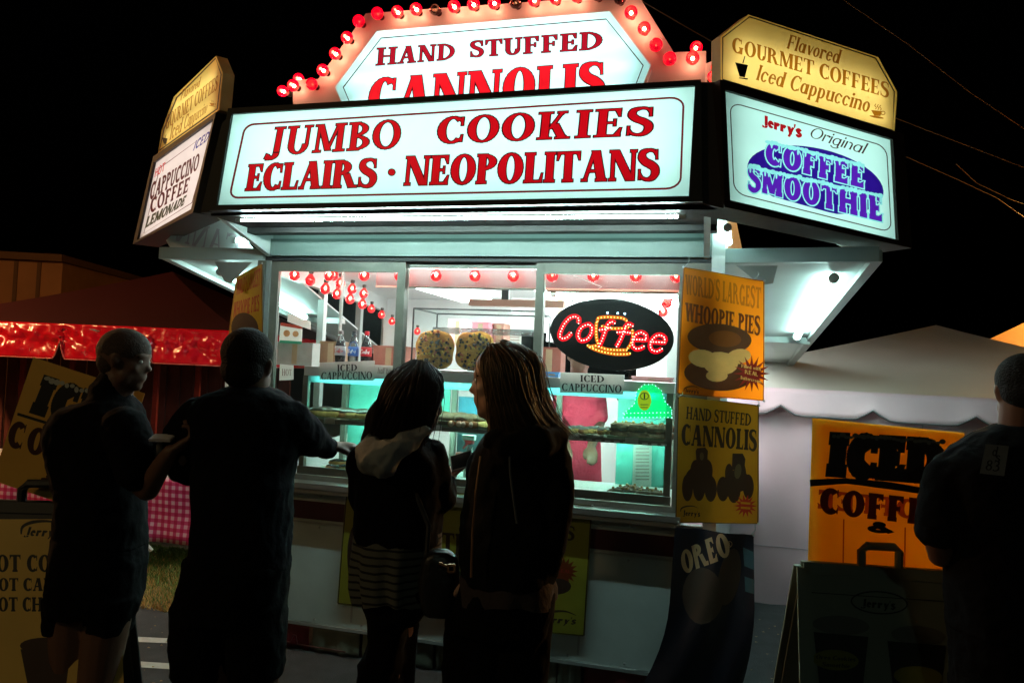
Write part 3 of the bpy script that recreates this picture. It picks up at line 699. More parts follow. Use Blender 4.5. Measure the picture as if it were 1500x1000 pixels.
lay = [('face_panel', [fq], M_sign), ('border', ring([(232,246),(310,189),(280,297),(209,342)], 1.0), M_redd), ('lettering', l1, mat('navy_film', (.02,.06,.4), .4, trans=.5)), ('lettering', l2, M_red),
       ('lettering', l3, M_redd), ('lettering', l4, mat('olive_film', (.03,.05,.01), .4, trans=.5))]
lightbox('corner_sign', 'backlit pink-white corner sign reading HOT CAPPUCCINO COFFEE LEMONADE', LP, [(227,230),(320,165),(286,312),(197,358)], fq, .15, M_black, 3, lay, tub=glow('sign_tube_warm', (1,.74,.68), 2.5))
MB().prism([SY.at(324,168)+Vector((0,.02,0)), SY.at(337,161)+Vector((0,.02,0)), SY.at(309,309)+Vector((0,.02,0)), SY.at(290,310)+Vector((0,.02,0))], (0, .12, 0)).build('sign_filler', M_black, T)
MB().prism([SY.at(1027,118)+Vector((0,.02,0)), SY.at(1052,118)+Vector((0,.02,0)), SY.at(1060,304)+Vector((0,.02,0)), SY.at(1030,296)+Vector((0,.02,0))], (0, .12, 0)).build('sign_filler', M_brownframe, T)
# yellow toppers
def icons(kind, px, py, s, ang=0):
    if kind == 'cup': return [[(px-s,py-s*.3),(px+s*.8,py-s*.1),(px+s*.5,py+s*.7),(px-s*.5,py+s*.6)], ell(px-s*.1, py+s*.85, s*1.2, s*.18, 10, 14)]+ring(ell(px+s*.95, py+s*.2, s*.4, s*.35, 0, 12), s*.14)+Pen_wave(px-s*.3, py-s*1.3, s)+Pen_wave(px+s*.1, py-s*1.2, s)+Pen_wave(px+s*.5, py-s*1.1, s)
    return [[(px-s*.7,py-s*.8),(px+s*.75,py-s*.5),(px+s*.4,py+s*.9),(px-s*.2,py+s*.8)], [(px-s*.2,py+s*.9),(px+s*.75,py+s*1.0),(px+s*.7,py+s*1.15),(px-s*.3,py+s*1.0)], [(px+s*.1,py-s*.7),(px+s*.25,py-s*.7),(px+s*.45,py-s*1.5),(px+s*.35,py-s*1.5)]]
def Pen_wave(x, y, s):
    p = Pen(); p.line([(x, y+s*.9), (x+s*.15, y+s*.6), (x-s*.1, y+s*.3), (x+s*.1, y)], s*.13, 3); return p.q
RPt = RP.off(-.03); LPt = LP.off(-.03)
def plane_x(poly): return sum(p[0] for p in poly)/len(poly)
def topper(lab, plane, poly, tq, icon, cup, tubes_):
    c = plane.at(*poly[-1]); t = thing('topper_sign', lab, 'sign', c)
    nn = plane.n
    pxprism('backing', poly, plane.off(-.06), .008, M_in, t)
    f0 = [plane.at(*p)+nn*.002 for p in poly]; k = len(f0)
    me_obj('edge', f0+[p-nn*.06 for p in f0], [(i, (i+1) % k, (i+1) % k+k, i+k) for i in range(k)], mat('dim_yellow_edge', (.5,.42,.16), .5), t)
    for (p_, q_) in tubes_: MB().tube([plane.at(*p_)-nn*.046, plane.at(*q_)-nn*.046], .008, 8).build('tube', glow('topper_tube', (1,.95,.78), 5.2), t)
    lay = [('board_face', [poly], M_yelt), ('border', ring(ring_in(poly, 3), 2.0), M_black),
           ('lettering', text('Flavored', tq[0], t=.17, h=.07, sf=.03, gap=.04, shear=.2)+text('GOURMET COFFEES', tq[1], t=.2, h=.07, sf=.05, gap=.05)+text('Iced Cappuccino', tq[2], t=.17, h=.07, sf=.03, gap=.04, shear=.2)+cup, M_gold),
           ('drink_icon', icon, M_ink)]
    printed(t, lambda x, y: plane.at(x, y), lay); return t
def ring_in(poly, d):
    c = np.mean(np.array(poly), 0); return [tuple(np.array(p)+(c-np.array(p))/np.hypot(*(c-np.array(p)))*d) for p in poly]
topper('yellow topper board reading GOURMET COFFEES above the purple smoothie sign', RPt, [(1055,54),(1096,22),(1286,84),(1314,135),(1310,194),(1055,118)],
       [[(1154,50),(1231,73),(1229,94),(1152,71)], [(1073,54),(1303,122),(1302,144),(1072,76)], [(1109,94),(1274,142),(1272,165),(1107,117)]], icons('glass', 1086, 102, 13), icons('cup', 1285, 164, 9), (((1065,104),(1300,174)), ((1078,72),(1296,138))))
topper('small dim yellow topper board above the pink cappuccino sign', LPt, [(255,142),(317,82),(327,107),(322,161),(232,224),(237,191)],
       [[(266,133),(294,113),(292,127),(264,148)], [(244,170),(320,110),(318,131),(242,191)], [(250,183),(305,148),(302,165),(248,206)]], icons('glass', 241, 206, 6), icons('cup', 311, 152, 4), (((241,206),(314,154)), ((252,162),(316,112))))

# ------------------------------------------------------------------ marquee: HAND STUFFED CANNOLIS
MY = PY(3.75)
c = MY.at(730, 150)
Q = thing('marquee_sign', 'stepped white marquee board with red bulbs and lit HAND STUFFED CANNOLIS hexagon', 'sign', (c.x, c.y, 2.84))
board = [(429,165),(429,117),(466,116),(536,20),(934,-8),(987,77),(1034,75),(1034,165)]
M_mq = mat('marquee_white', (.66,.72,.76), .4, noise=.1, scale=4, bump=.04)
pxprism('board', board, MY, .14, M_mq, Q)
pxprism('board_back', [(1030,95),(1048,88),(1050,150),(1030,150)], PY(4.0), .1, M_mq, Q)
hexa = [(491,128),(552,46),(893,17),(953,96),(924,168),(512,176)]
HP = MY.off(.075)
c0 = [HP.at(*p) for p in hexa]; nn = HP.n
vs = c0+[p-nn*.074 for p in c0]; k = len(hexa)
me_obj('lightbox_rim', vs, [(i, (i+1) % k, (i+1) % k+k, i+k) for i in range(k)], M_in, Q)
L1 = dbl('HAND', [(553,71),(666,64),(665,87),(551,96)], t=.17, h=.06, sf=.08, gap=.1, outer=.04); L2 = dbl('STUFFED', [(689,61),(882,46),(881,72),(689,84)], t=.17, h=.06, sf=.08, gap=.1, outer=.04)
L3 = dbl('CANNOLIS', [(543,116),(886,91),(884,146),(538,170)], t=.24, h=.07, sf=.06, gap=.06, outer=.025)
lay = [('face_panel', [hexa], M_sign), ('border', ring(ring_in([(501,128),(557,55),(889,27),(944,96),(916,168),(520,172)], 1), 1.8), M_redd),
       ('lettering_outline', L1[0]+L2[0]+L3[0], M_redd), ('lettering', L1[1]+L2[1], M_redd.copy() and mat('crimson_film', (.4,.004,.012), .35, trans=.7)), ('lettering', L3[1], mat('bright_red_film', (.85,.006,.012), .35, trans=.75))]
printed(Q, lambda x, y: HP.at(x, y), lay)
for y0, y1, x0, x1 in ((60, 45, 560, 895), (92, 72, 535, 925), (125, 105, 515, 930), (155, 140, 530, 920)):
    MB().tube([MY.at(x0, y0)+nn*.03, MY.at(x1, y1)+nn*.03], .011, 8).build('tube', glow('hex_tube', (.62,1,.93), 5), Q)
BP = MY.off(.004)
for x, y, k in ((437,130,'lit'),(464,128,'off'),(480,108,'lit'),(498,84,'lit'),(515,61,'lit'),(532,37,'off'),(559,26,'off'),(588,24,'lit'),(615,20,'lit'),(643,20,'clear'),(670,16,'lit'),(698,13,'lit'),
                (728,11,'lit'),(759,10,'clear'),(786,7,'lit'),(817,4,'lit'),(848,1,'lit'),(878,-1,'clear'),(910,4,'clear'),(926,25,'lit'),(945,48,'lit'),(962,72,'off'),(982,92,'off'),(1015,91,'lit')):
    bulb(Q, BP.at(x, y), (0, -1, -.05), k, 1.0)
for x, y, pl in ((424,138,3.85),(447,120,3.93),(1016,76,3.95),(1041,118,3.95),(1046,104,3.95)): bulb(Q, atY(x, y, pl), (.3 if x > 700 else -.3, -1, 0), 'lit', .95)
# ------------------------------------------------------------------ counter: display case and what stands on it
CT = 1.655                                        # top of the case
Cs = thing('display_case', 'lit glass bakery display case on the counter behind the sliding windows', 'display case', (-1.35, 4.35, ZS))
MB().box((-2.40, 4.10, 1.60), (-.19, 4.62, CT)).build('top_slab', M_white, Cs)
MB().box((-2.40, 4.10, 1.0), (-.19, 4.66, 1.02)).build('base_tray', M_white, Cs)
MB().box((-2.40, 4.075, 1.0), (-.19, 4.098, 1.055)).build('front_lip', M_frame, Cs)
for x, y in ((-2.40, 4.09), (-.23, 4.09), (-2.40, 4.6), (-.23, 4.6), (-1.62, 4.6), (-.93, 4.6), (-1.95, 4.6)): MB().box((x, y, 1.02), (x+.035, y+.03, 1.6)).build('upright', M_frame, Cs)
MB().box((-2.36, 4.10, 1.33), (-.2, 4.40, 1.338)).build('shelf', glass('shelf_glass', (.85,1,.93), .06, .05, haze=.1, hcol=(.3,.4,.34)), Cs)
MB().box((-2.36, 4.09, 1.318), (-.2, 4.099, 1.342)).build('shelf_edge', M_frame, Cs)
mb = MB()
for k in range(18): mb.box((-1.1+k*.05, 4.086, 1.322), (-1.07+k*.05, 4.0895, 1.330))
mb.build('shelf_vents', M_white, Cs)
MB().box((-2.36, 4.094, 1.06), (-.2, 4.098, 1.6)).build('front_glass', M_caseglass, Cs)
MB().box((-2.36, 4.63, 1.02), (-1.95, 4.64, 1.6)).box((-.55, 4.63, 1.02), (-.2, 4.64, 1.6)).build('rear_door', mat('teal_panel', (.1,.42,.36), .4), Cs)
MB().box((-1.58, 4.63, 1.02), (-.97, 4.64, 1.33)).build('rear_door', mat('dark_teal_panel', (.015,.04,.045), .3), Cs)
MB().box((-1.58, 4.63, 1.34), (-.97, 4.64, 1.50)).build('rear_door', mat('blue_teal_panel', (.05,.2,.3), .3), Cs)
MB().box((-1.93, 4.63, 1.3), (-1.64, 4.64, 1.6)).build('rear_door', mat('teal_panel'  , (.1,.42,.36)), Cs)
MB().tube([(-2.3, 4.14, 1.585), (-.28, 4.14, 1.585)], .012, 8).build('case_lamp', M_tube_case, Cs)
MB().tube([(-2.3, 4.5, 1.30), (-.28, 4.5, 1.30)], .009, 8).build('case_lamp', M_tube_case, Cs)
MB().box((-2.36, 4.105, 1.56), (-.2, 4.116, 1.598)).build('lamp_shade', M_ice, Cs)
# pastries
M_choc = mat('chocolate', (.03,.012,.006), .22, noise=.3, coat=.4); M_dough = mat('golden_dough', (.46,.22,.06), .6, noise=.3, scale=60, bump=.3)
M_cake = mat('brown_cake', (.14,.06,.025), .7, noise=.3, scale=60, bump=.3); M_cream = mat('cream', (.8,.72,.5), .5); M_wax = mat('wax_paper', (.75,.72,.66), .4, trans=.4, bump=.4, bscale=20)
PM = {}
def loc_mesh(key, fn, m):
    if key not in PM: PM[key] = mesh_of(fn(), m, True, key)
    return PM[key]
def inst(parts, root_name, label, cat, loc, rz, group, sc=1):
    r = bpy.data.objects.new(root_name, None); COL.objects.link(r); r.location = loc; r.rotation_euler.z = rz; r.scale = (sc,)*3
    tag(r, label, cat, group)
    for nm, me in parts:
        c = bpy.data.objects.new(nm, me); COL.objects.link(c); c.parent = r; LOCAL.add(c)
    return r
ecl = [('bun', loc_mesh('eclair_bun', lambda: MB().ball((0,0,.02), (.062,.024,.02), 14, 8), M_dough)), ('icing', loc_mesh('eclair_icing', lambda: MB().ball((0,0,.028), (.058,.021,.018), 14, 8), M_choc)), ('paper', loc_mesh('eclair_paper', lambda: MB().box((-.07,-.03,0), (.07,.03,.003)), M_wax))]
who = [('lower_cake', loc_mesh('whoopie_lower', lambda: MB().ball((0,0,.016), (.043,.043,.016), 14, 8), M_cake)), ('cream', loc_mesh('whoopie_cream', lambda: MB().lathe((0,0,.017), [(.036,0),(.042,.005),(.036,.012)], 14), M_cream)), ('upper_cake', loc_mesh('whoopie_upper', lambda: MB().ball((0,0,.032), (.043,.043,.02), 14, 8), M_cake))]
can = [('shell', loc_mesh('cannoli_shell', lambda: MB().tube([(-.055,0,.02),(0,0,.018),(.055,0,.02)], [.021,.017,.021], 12), M_dough)), ('filling', loc_mesh('cannoli_filling', lambda: MB().ball((.055,0,.02), (.014,.017,.017)).ball((-.055,0,.02), (.014,.017,.017)), M_cream))]
brk = [('loaf', loc_mesh('brick_cake', lambda: MB().box((-.045,-.03,0), (.045,.03,.028)).ball((0,0,.028), (.042,.028,.012), 12, 6), M_cake)), ('crumb', loc_mesh('crumb', lambda: MB().ball((-.02,0,.04), .008, 6, 4).ball((.02,.008,.04), .007, 6, 4), M_dough))]
for x0, x1, lb in ((-2.34,-1.85,'paper lined tray under the eclairs at the left of the shelf'), (-1.66,-1.22,'paper lined tray under the whoopie pies in the middle of the shelf'), (-.86,-.56,'paper lined tray under the dark eclairs at the right of the shelf'), (-.54,-.24,'paper lined tray under the cake slices at the right end of the shelf')):
    t = thing('pastry_tray', lb, 'tray', ((x0+x1)/2, 4.24, 1.339)); MB().box((x0, 4.105, 1.3395), (x1, 4.385, 1.343)).build('tray_base', M_wax, t)
    MB().box((x0, 4.1005, 1.3435), (x1, 4.104, 1.356)).box((x0, 4.386, 1.3435), (x1, 4.39, 1.356)).build('tray_lip', mat('clear_tray', (.45,.5,.35), .2, spec=.8), t)
    MB().box((x0+.1, 4.0825, 1.318), (x0+.17, 4.0855, 1.352)).build('price_tag', M_paper, t)
rnd = random.Random(11); SH = 1.346
for i, (px, y) in enumerate(((468,4.14),(492,4.16),(516,4.15),(541,4.15),(478,4.24),(505,4.25),(532,4.25),(558,4.2))):
    p = atY(px, 600, y); inst(ecl, 'eclair', 'glossy chocolate eclair in wax paper on the left end of the glass shelf', 'eclair', (p.x, y, SH), rnd.uniform(-.5, .9), 'eclairs on the left of the shelf', 1.4)
for i, (px, y) in enumerate(((632,4.15),(655,4.16),(680,4.15),(702,4.2),(640,4.24),(666,4.25),(690,4.26),(650,4.33),(676,4.34),(715,4.3))):
    p = atY(px, 600, y); inst(who, 'whoopie_pie', 'brown whoopie pie on the middle of the glass shelf', 'whoopie pie', (p.x, y, SH), rnd.uniform(0, 3), 'whoopie pies on the middle of the shelf', 1.4)
for i, px in enumerate((664, 676, 690, 703)):
    p = atY(px, 600, 4.125); inst(can, 'cannoli', 'golden cannoli in front of the whoopie pies on the shelf', 'cannoli', (p.x, 4.125, SH), rnd.uniform(.9, 2.2), 'cannolis in front of the whoopie pies')
for i in range(9):
    p = atY(832+i*8.5, 600, 4.15+.03*(i % 3)); inst(ecl, 'eclair', 'dark glazed eclair in the row at the right of the shelf', 'eclair', (p.x, 4.14+.04*(i % 3), SH+.001*i), rnd.uniform(1.1, 1.9), 'dark eclairs on the right of the shelf', 1.0)
for i in range(12):
    p = atY(908+(i % 6)*13.5, 600, 4.17); inst(brk, 'cake_slice', 'brown cake slice stacked at the right end of the glass shelf', 'cake slice', (p.x, 4.16+.07*(i % 2), SH+.042*(i//6)), rnd.uniform(-.2, .2), 'cake slices at the right end of the shelf', 1.0)
for i, (px, y) in enumerate(((487,4.16),(503,4.2),(518,4.16),(495,4.28))):
    p = atY(px, 690, y); inst(ecl, 'eclair', 'wrapped eclair on the bottom tray at the left', 'eclair', (p.x, y, 1.022+.02*(i == 3)), rnd.uniform(-.4, .6), 'eclairs on the bottom tray')
for i, (px, y) in enumerate(((905,4.15),(925,4.16),(945,4.15),(962,4.16),(915,4.24),(935,4.25),(955,4.24),(925,4.32))):
    p = atY(px, 700, y); inst(brk, 'wrapped_cake', 'plastic wrapped brown cake on the bottom tray at the right', 'cake', (p.x, y, 1.022), rnd.uniform(-.3, .3), 'wrapped cakes on the bottom tray', 1.15)
# spray bottle
p = atY(687, 690, 4.42)
t = thing('spray_bottle', 'clear spray bottle with a red trigger head inside the case', 'spray bottle', (p.x, 4.42, 1.02))
MB().lathe((p.x, 4.42, 1.02), [(.033,0),(.036,.01),(.036,.11),(.028,.15),(.014,.18),(.013,.2)], 14).build('bottle', glass('spray_plastic', (.8,.9,.9), .1, .05, haze=.3), t)
mb = MB().box((p.x-.03, 4.405, 1.22), (p.x+.02, 4.435, 1.255)).box((p.x-.045, 4.41, 1.24), (p.x-.03, 4.43, 1.252)); mb.bar((p.x-.02, 4.42, 1.22), (p.x-.045, 4.42, 1.19), .012, .01, (0, 1, 0)); mb.build('trigger', mat('red_plastic', (.75,.02,.03), .4), t); MB().box((p.x-.05, 4.40, 1.245), (p.x+.03, 4.44, 1.275)).build('trigger_head', M_white, t)
# three soda bottles on the case
def soda(px, cap, label_m, liquid, lab, words, wcol):
    p = atY(px, 525, 4.22); r = thing('soda_bottle', lab, 'bottle', (p.x, p.y, CT))
    c = (p.x, p.y, CT)
    MB().lathe(c, [(.026,0),(.032,.006),(.031,.04),(.033,.06),(.033,.13),(.028,.155),(.013,.195),(.0125,.212)], 18).build('bottle', glass('soda_plastic', (.85,.9,.9), .08, .03, haze=.04), r, True)
    MB().lathe(c, [(.024,.004),(.030,.008),(.029,.04),(.031,.06),(.031,.135),(.022,.165)], 16).build('drink', liquid, r, True)
    MB().lathe(c, [(.0335,.075),(.0342,.078),(.0342,.128),(.0335,.131)], 18).build('wrapper', label_m, r, True)
    MB().lathe(c, [(.0145,.205),(.0145,.228),(.012,.23)], 14).build('cap', cap, r)
    q = text(words, [(-1, 1), (1, 1), (1, -1), (-1, -1)], t=.2, h=.12, sf=0, gap=.06, shear=.25)
    def f(u, v): a = u*.95; return Vector((p.x+.0352*math.sin(a), p.y-.0352*math.cos(a), CT+.103+v*.014))
    printed(r, f, [('lettering', q, wcol)])
M_cola = mat('cola', (.012,.004,.003), .1); M_silver = mat('silver_wrapper', (.5,.5,.5), .3, .4); M_redw = mat('red_wrapper', (.6,.01,.02), .35); M_bluew = mat('blue_wrapper', (.05,.15,.5), .35)
M_wtxt = mat('white_print', (.8,.8,.8), .5); M_capg = mat('grey_cap', (.3,.28,.26), .4); M_capd = mat('dark_cap', (.05,.06,.07), .4)
soda(498, M_capg, M_silver, M_cola, 'cola bottle with a silver wrapper, left of the three bottles', 'Coke', M_redw)
soda(517, M_capd, M_bluew, glass('water', (.8,.9,1), .05, .02, haze=.1), 'clear bottle with a blue wrapper between the two cola bottles', 'Water', M_wtxt)
soda(536, M_redw, M_redw, M_cola, 'cola bottle with red cap and wrapper, right of the three bottles', 'Cola', M_wtxt)
# two giant chocolate chip cookies in a glass box
Bx = thing('cookie_case', 'upright glass box on the display case holding giant cookies', 'display case', (-1.3, 4.4, CT))
gx0, gx1 = atY(604, 500, 4.2).x, atY(783, 500, 4.2).x
for a, b in (((gx0, 4.2, CT), (gx0, 4.2, 2.03)), ((gx1, 4.2, CT), (gx1, 4.2, 2.03)), ((gx0, 4.2, 2.03), (gx1, 4.2, 2.03)), ((gx0, 4.6, CT), (gx0, 4.6, 2.03)), ((gx1, 4.6, CT), (gx1, 4.6, 2.03)), ((gx0, 4.6, 2.03), (gx1, 4.6, 2.03)), ((gx0, 4.2, 2.03), (gx0, 4.6, 2.03)), ((gx1, 4.2, 2.03), (gx1, 4.6, 2.03))):
    MB().bar(a, b, .008, .008, (0.01, .2, 1) if abs(a[2]-b[2]) < .1 else (0, 1, 0)).build('edge_strip', M_dark, Bx)
MB().box((gx0, 4.2, CT), (gx1, 4.204, 2.03)).build('front_pane', M_glass, Bx)
MB().box((gx0+.005, 4.15, CT+.001), (gx1, 4.6, CT+.012)).build('base', M_steel, Bx)
MB().box((gx0+.03, 4.45, 1.90), (gx1-.05, 4.58, 1.935)).build('shelf', glass('box_shelf', (.7,.75,.78), .2, .1, haze=.3), Bx)
M_cookie = mat('cookie_dough', (.72,.30,.028), .6, noise=.35, scale=30, bump=.5, bscale=60)
for i, (cx, cy, rx, ry, lab) in enumerate(((637,513,27,27,'giant chocolate chip cookie, whole in view, left in the glass box'), (696,515,27,27,'giant chocolate chip cookie partly behind the blonde woman in the glass box'))):
    y = 4.30; o = atY(cx, cy, y); R1 = rx*4.3/FL*.97
    t = thing('giant_cookie', lab, 'cookie', (o.x, y, CT+.012), 'giant cookies')
    R1 = .122; zc = CT+.012+R1; vs = []; n = 40; fs = []
    for ring_, (k, dy) in enumerate(((.0, .016), (.6, .018), (.93, .013), (1, .004), (1, -.004), (.93, -.01), (0, -.012))):
        for j in range(n):
            a = 2*math.pi*j/n; c_, s_ = math.cos(a), math.sin(a); q = (abs(c_)**3+abs(s_)**3)**(-1/3)*(1+.025*math.sin(5*a+i*2)+.015*math.sin(9*a+i))
            vs.append((o.x+R1*q*ring_*c_ if False else o.x+R1*q*k*c_*.98 if False else o.x+R1*q*[0,.6,.93,1,1,.93,0][ring_]*c_, y-[.018,.019,.014,.005,-.005,-.012,-.014][ring_], zc+R1*.96*q*[0,.6,.93,1,1,.93,0][ring_]*s_))
    for r_ in range(6):
        for j in range(n): fs.append((r_*n+j, r_*n+(j+1) % n, (r_+1)*n+(j+1) % n, (r_+1)*n+j))
    me_obj('cookie', vs, fs, M_cookie, t, True)
    mbs = [MB(), MB(), MB()]
    for j in range(120):
        a = rnd.uniform(0, 6.28); r = R1*math.sqrt(rnd.random())*.93; e = rnd.uniform(.0045, .0105)
        mbs[0 if j % 8 < 5 else 1 if j % 8 < 7 else 2].ball((o.x+r*math.cos(a), y-.02, zc+r*math.sin(a)), (e, e*.7, e), 7, 5)
    tag(mbs[0].build('chocolate_chips', M_choc, t, True), kind='stuff'); tag(mbs[1].build('yellow_candies', mat('yellow_candy', (.75,.45,.03), .3), t, True), kind='stuff')
    tag(mbs[2].build('red_candies', mat('orange_candy', (.6,.12,.02), .3), t, True), kind='stuff')
# boxes behind
def carton(px0, py0, px1, py1, y, dep, m, lab, nm='carton', cat='box', z0=None):
    a = atY(px0, py1, y); b = atY(px1, py0, y); z0 = a.z if z0 is None else z0
    t = thing(nm, lab, cat, ((a.x+b.x)/2, y+dep/2, z0))
    MB().box((a.x, y, z0), (b.x, y+dep, b.z)).build('body', m, t); MB().box((a.x-.004, y-.004, b.z+.0005), (b.x+.004, y+dep, b.z+.012)).build('lid', m, t)
    MB().box(((a.x+b.x)/2-.02, y-.0015, z0+.01), ((a.x+b.x)/2+.02, y-.0005, b.z)).build('tape', mat('tape', (.35,.25,.15), .3), t)
    return t
carton(468, 503, 500, 530, 4.4, .2, M_card, 'brown cardboard box behind the soda bottles, left one', z0=CT)
carton(546, 510, 592, 531, 4.4, .2, mat('reddish_card', (.3,.1,.07), .8, noise=.2), 'reddish brown box right of the soda bottles', z0=CT)
carton(786, 512, 822, 542, 4.45, .15, mat('maroon_card', (.25,.07,.05), .8, noise=.2), 'maroon box left of the oval LED sign', z0=CT)
carton(925, 556, 984, 576, 4.4, .2, mat('rosy_card', (.42,.2,.2), .8, noise=.2), 'rosy low box behind the green LED sign', z0=CT)
carton(405, 505, 458, 534, 4.55, .25, mat('grey_card', (.33,.32,.3), .8, noise=.2), 'long grey box at the left end of the counter', z0=None)
carton(798, 548, 818, 568, 4.3, .1, mat('blue_plastic', (.05,.2,.45), .4), 'small blue tub left of the right cappuccino card', 'tub', 'tub', z0=CT)
def paper(nm, quad, y, layers, lab, cat, base=None, bname='sheet', thick=.0015):
    pl = PY(y); c = pl.at(sum(q[0] for q in quad)/len(quad), max(q[1] for q in quad)); t = thing(nm, lab, cat, c)
    pxprism('backing', ring_in(quad, .3), pl.off(-.002), thick, base or M_paper, t)
    printed(t, lambda x, y_: pl.at(x, y_), [(bname, [quad], base or M_paper)]+layers); return t
paper('price_card', [(468,531),(549,528),(548,558),(468,556)], 4.045, [('lettering', text('ICED', [(494,534),(523,533),(523,543),(494,544)], t=.2, h=.06, sf=.06)+text('CAPPUCCINO', [(471,545),(545,544),(545,555),(470,556)], t=.17, h=.06, sf=.05), M_ink)], 'white ICED CAPPUCCINO card under the soda bottles', 'sign')
paper('price_card', [(549,534),(583,536),(581,551),(548,550)], 4.05, [('lettering', text('half band', [(553,538),(579,539),(579,548),(553,547)], t=.12, h=.07, sf=.02, shear=.2), mat('faded_ink', (.3,.2,.18), .6))], 'faded handwritten card beside the left cappuccino card', 'sign')
paper('price_card', [(821,545),(915,549),(913,578),(820,575)], 4.045, [('lettering', text('ICED', [(850,549),(885,550),(885,560),(850,559)], t=.2, h=.06, sf=.06)+text('CAPPUCCINO', [(823,561),(911,564),(910,575),(823,572)], t=.17, h=.06, sf=.05), M_ink)], 'white ICED CAPPUCCINO card under the oval Coffee sign', 'sign')
paper('price_card', [(410,533),(430,535),(430,556),(409,557)], 4.3, [('lettering', text('HOT', [(413,540),(427,541),(427,550),(413,550)], t=.18, h=.06, sf=.05), mat('faded_ink', (.3,.2,.18), .6))], 'small pale card at the far left of the case', 'sign')
paper('poster', [(411,472),(443,478),(442,504),(409,500)], 4.5, [('doughnut_picture', [ell(420,488,5,5,0,14), ell(433,489,4.5,4.5,0,14)], mat('doughnut_print', (.6,.3,.12), .6)), ('band', [[(411,472),(443,478),(443,482),(411,477)]], mat('red_print', (.6,.06,.03), .5)), ('band', [[(410,498),(442,500),(442,504),(409,502)]], mat('green_print', (.03,.35,.2), .5))], 'small doughnut poster at the left window', 'poster')
paper('hanging_bar_sign', [(422,459),(455,471),(455,483),(421,471)], 4.45, [], 'blank white strip hanging by the left window', 'sign')
paper('menu', [(741,480),(764,481),(763,528),(740,527)], 6.0, [('print', [[(744,485+k*4),(761,485.5+k*4),(761,487+k*4),(744,486.5+k*4)] for k in range(9)], mat('faded_ink', (.3,.2,.18)))], 'narrow white menu sheet on the far wall', 'menu')
paper('notice', [(928,650),(955,650),(954,712),(926,712)], 4.61, [('print', [[(931,656+k*5),(951,656+k*5),(951,657.5+k*5),(931,657.5+k*5)] for k in range(10)], mat('faded_ink', (.3,.2,.18)))], 'white printed notice behind the case at the right', 'notice')
carton(690, 474, 716, 512, 5.6, .2, mat('pink_card', (.7,.2,.25), .7), 'pink box on the shelf behind the giant cookies')
carton(722, 476, 738, 512, 5.7, .2, mat('brick_card', (.35,.16,.12), .8), 'narrow brick coloured box on the rear shelf')
carton(655, 470, 684, 506, 6.3, .2, mat('pale_pink_card', (.75,.45,.45), .7), 'pale pink box furthest back behind the cookies')
carton(800, 430, 840, 500, 5.9, .4, M_white, 'white upright appliance left of the oval sign', 'appliance', 'appliance')
mb = MB()
# oval LED sign
OV = PY(4.03); oq = lambda zx, zy: (680+.28*zx, 360+.28*zy)
c = OV.at(895, 545)
O = thing('led_sign', 'black oval sign spelling Coffee in red lights over a yellow cup', 'sign', c)
pxprism('board', ell(896.5, 490, 91, 52, 6, 48), OV.off(-.003), .02, mat('sign_black', (.008,.005,.006), .3), O)
def dots(paths, sp):
    out = []
    for pts in paths:
        P = [np.array(p, float) for p in pts]; D_ = [0]
        for i in range(1, len(P)): D_.append(D_[-1]+np.hypot(*(P[i]-P[i-1])))
        n = max(1, round(D_[-1]/sp))
        for k in range(n+1):
            s_ = D_[-1]*k/n; i = max(j for j in range(len(P)) if D_[j] <= s_+1e-9); i = min(i, len(P)-2); u = (s_-D_[i])/max(1e-6, D_[i+1]-D_[i]); out.append(tuple(P[i]*(1-u)+P[i+1]*u))
    return out
letters = [[[(598,405),(600,380),(578,368),(550,378),(522,410),(503,450),(500,475),(517,487),(540,477),(560,455)]],
 [[(633,415),(655,410),(670,430),(665,460),(645,488),(615,497),(597,480),(598,450),(615,425),(633,415)]],
 [[(788,405),(770,395),(752,410),(738,445),(722,490),(705,525)], [(708,440),(735,436),(765,428)]],
 [[(882,420),(862,408),(845,420),(832,455),(815,495),(797,527)], [(800,452),(835,450),(868,455)]],
 [[(888,490),(920,490),(952,492),(950,465),(925,452),(900,462),(882,490),(880,520),(895,538),(920,537),(940,525)]],
 [[(975,502),(1010,503),(1048,505),(1050,480),(1025,465),(1000,472),(980,495),(972,525),(985,548),(1010,552),(1035,538)]]]
cup = [[(698,395),(700,378),(740,372),(790,374),(830,378),(850,392)], [(692,400),(690,440),(692,480),(700,510)], [(880,440),(882,480),(868,520),(855,535)], [(645,520),(680,540),(730,556),(790,566),(850,566),(868,562)], [(655,530),(690,522),(740,540),(790,545),(850,545)],[(720,420),(770,432),(830,432),(860,425)]]
mq = lambda pts: [oq(*p) for p in pts]
LEDc = {}
def led_letter(nm, paths, m, r, sp=15, halo=None):
    mb = MB()
    for x, y in dots(paths, sp):
        q = OV.at(*oq(x, y)); mb.ball(q, (r, r*.8, r), 6, 4)
    o = mb.build(nm, m, O); return o
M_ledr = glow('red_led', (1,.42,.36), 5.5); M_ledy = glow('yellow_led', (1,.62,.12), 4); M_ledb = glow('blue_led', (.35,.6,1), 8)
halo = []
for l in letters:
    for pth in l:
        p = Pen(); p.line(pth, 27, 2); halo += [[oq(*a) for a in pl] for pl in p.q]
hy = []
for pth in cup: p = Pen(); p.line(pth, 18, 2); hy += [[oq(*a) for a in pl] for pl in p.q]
printed(O, lambda x, y: OV.at(x, y), [('cup_print', hy, glow('amber_halo_glow', (1,.2,.005), .75)), ('letter_halo', halo, glow('red_halo_glow', (1,.0,.01), 1.0))])  # LED halo painted as wide glowing strokes under the letters and cup
for l in letters: tag(led_letter('light_letter', l, M_ledr, .0034), kind=None)
led_letter('light_cup', cup, M_ledy, .0034, 17)
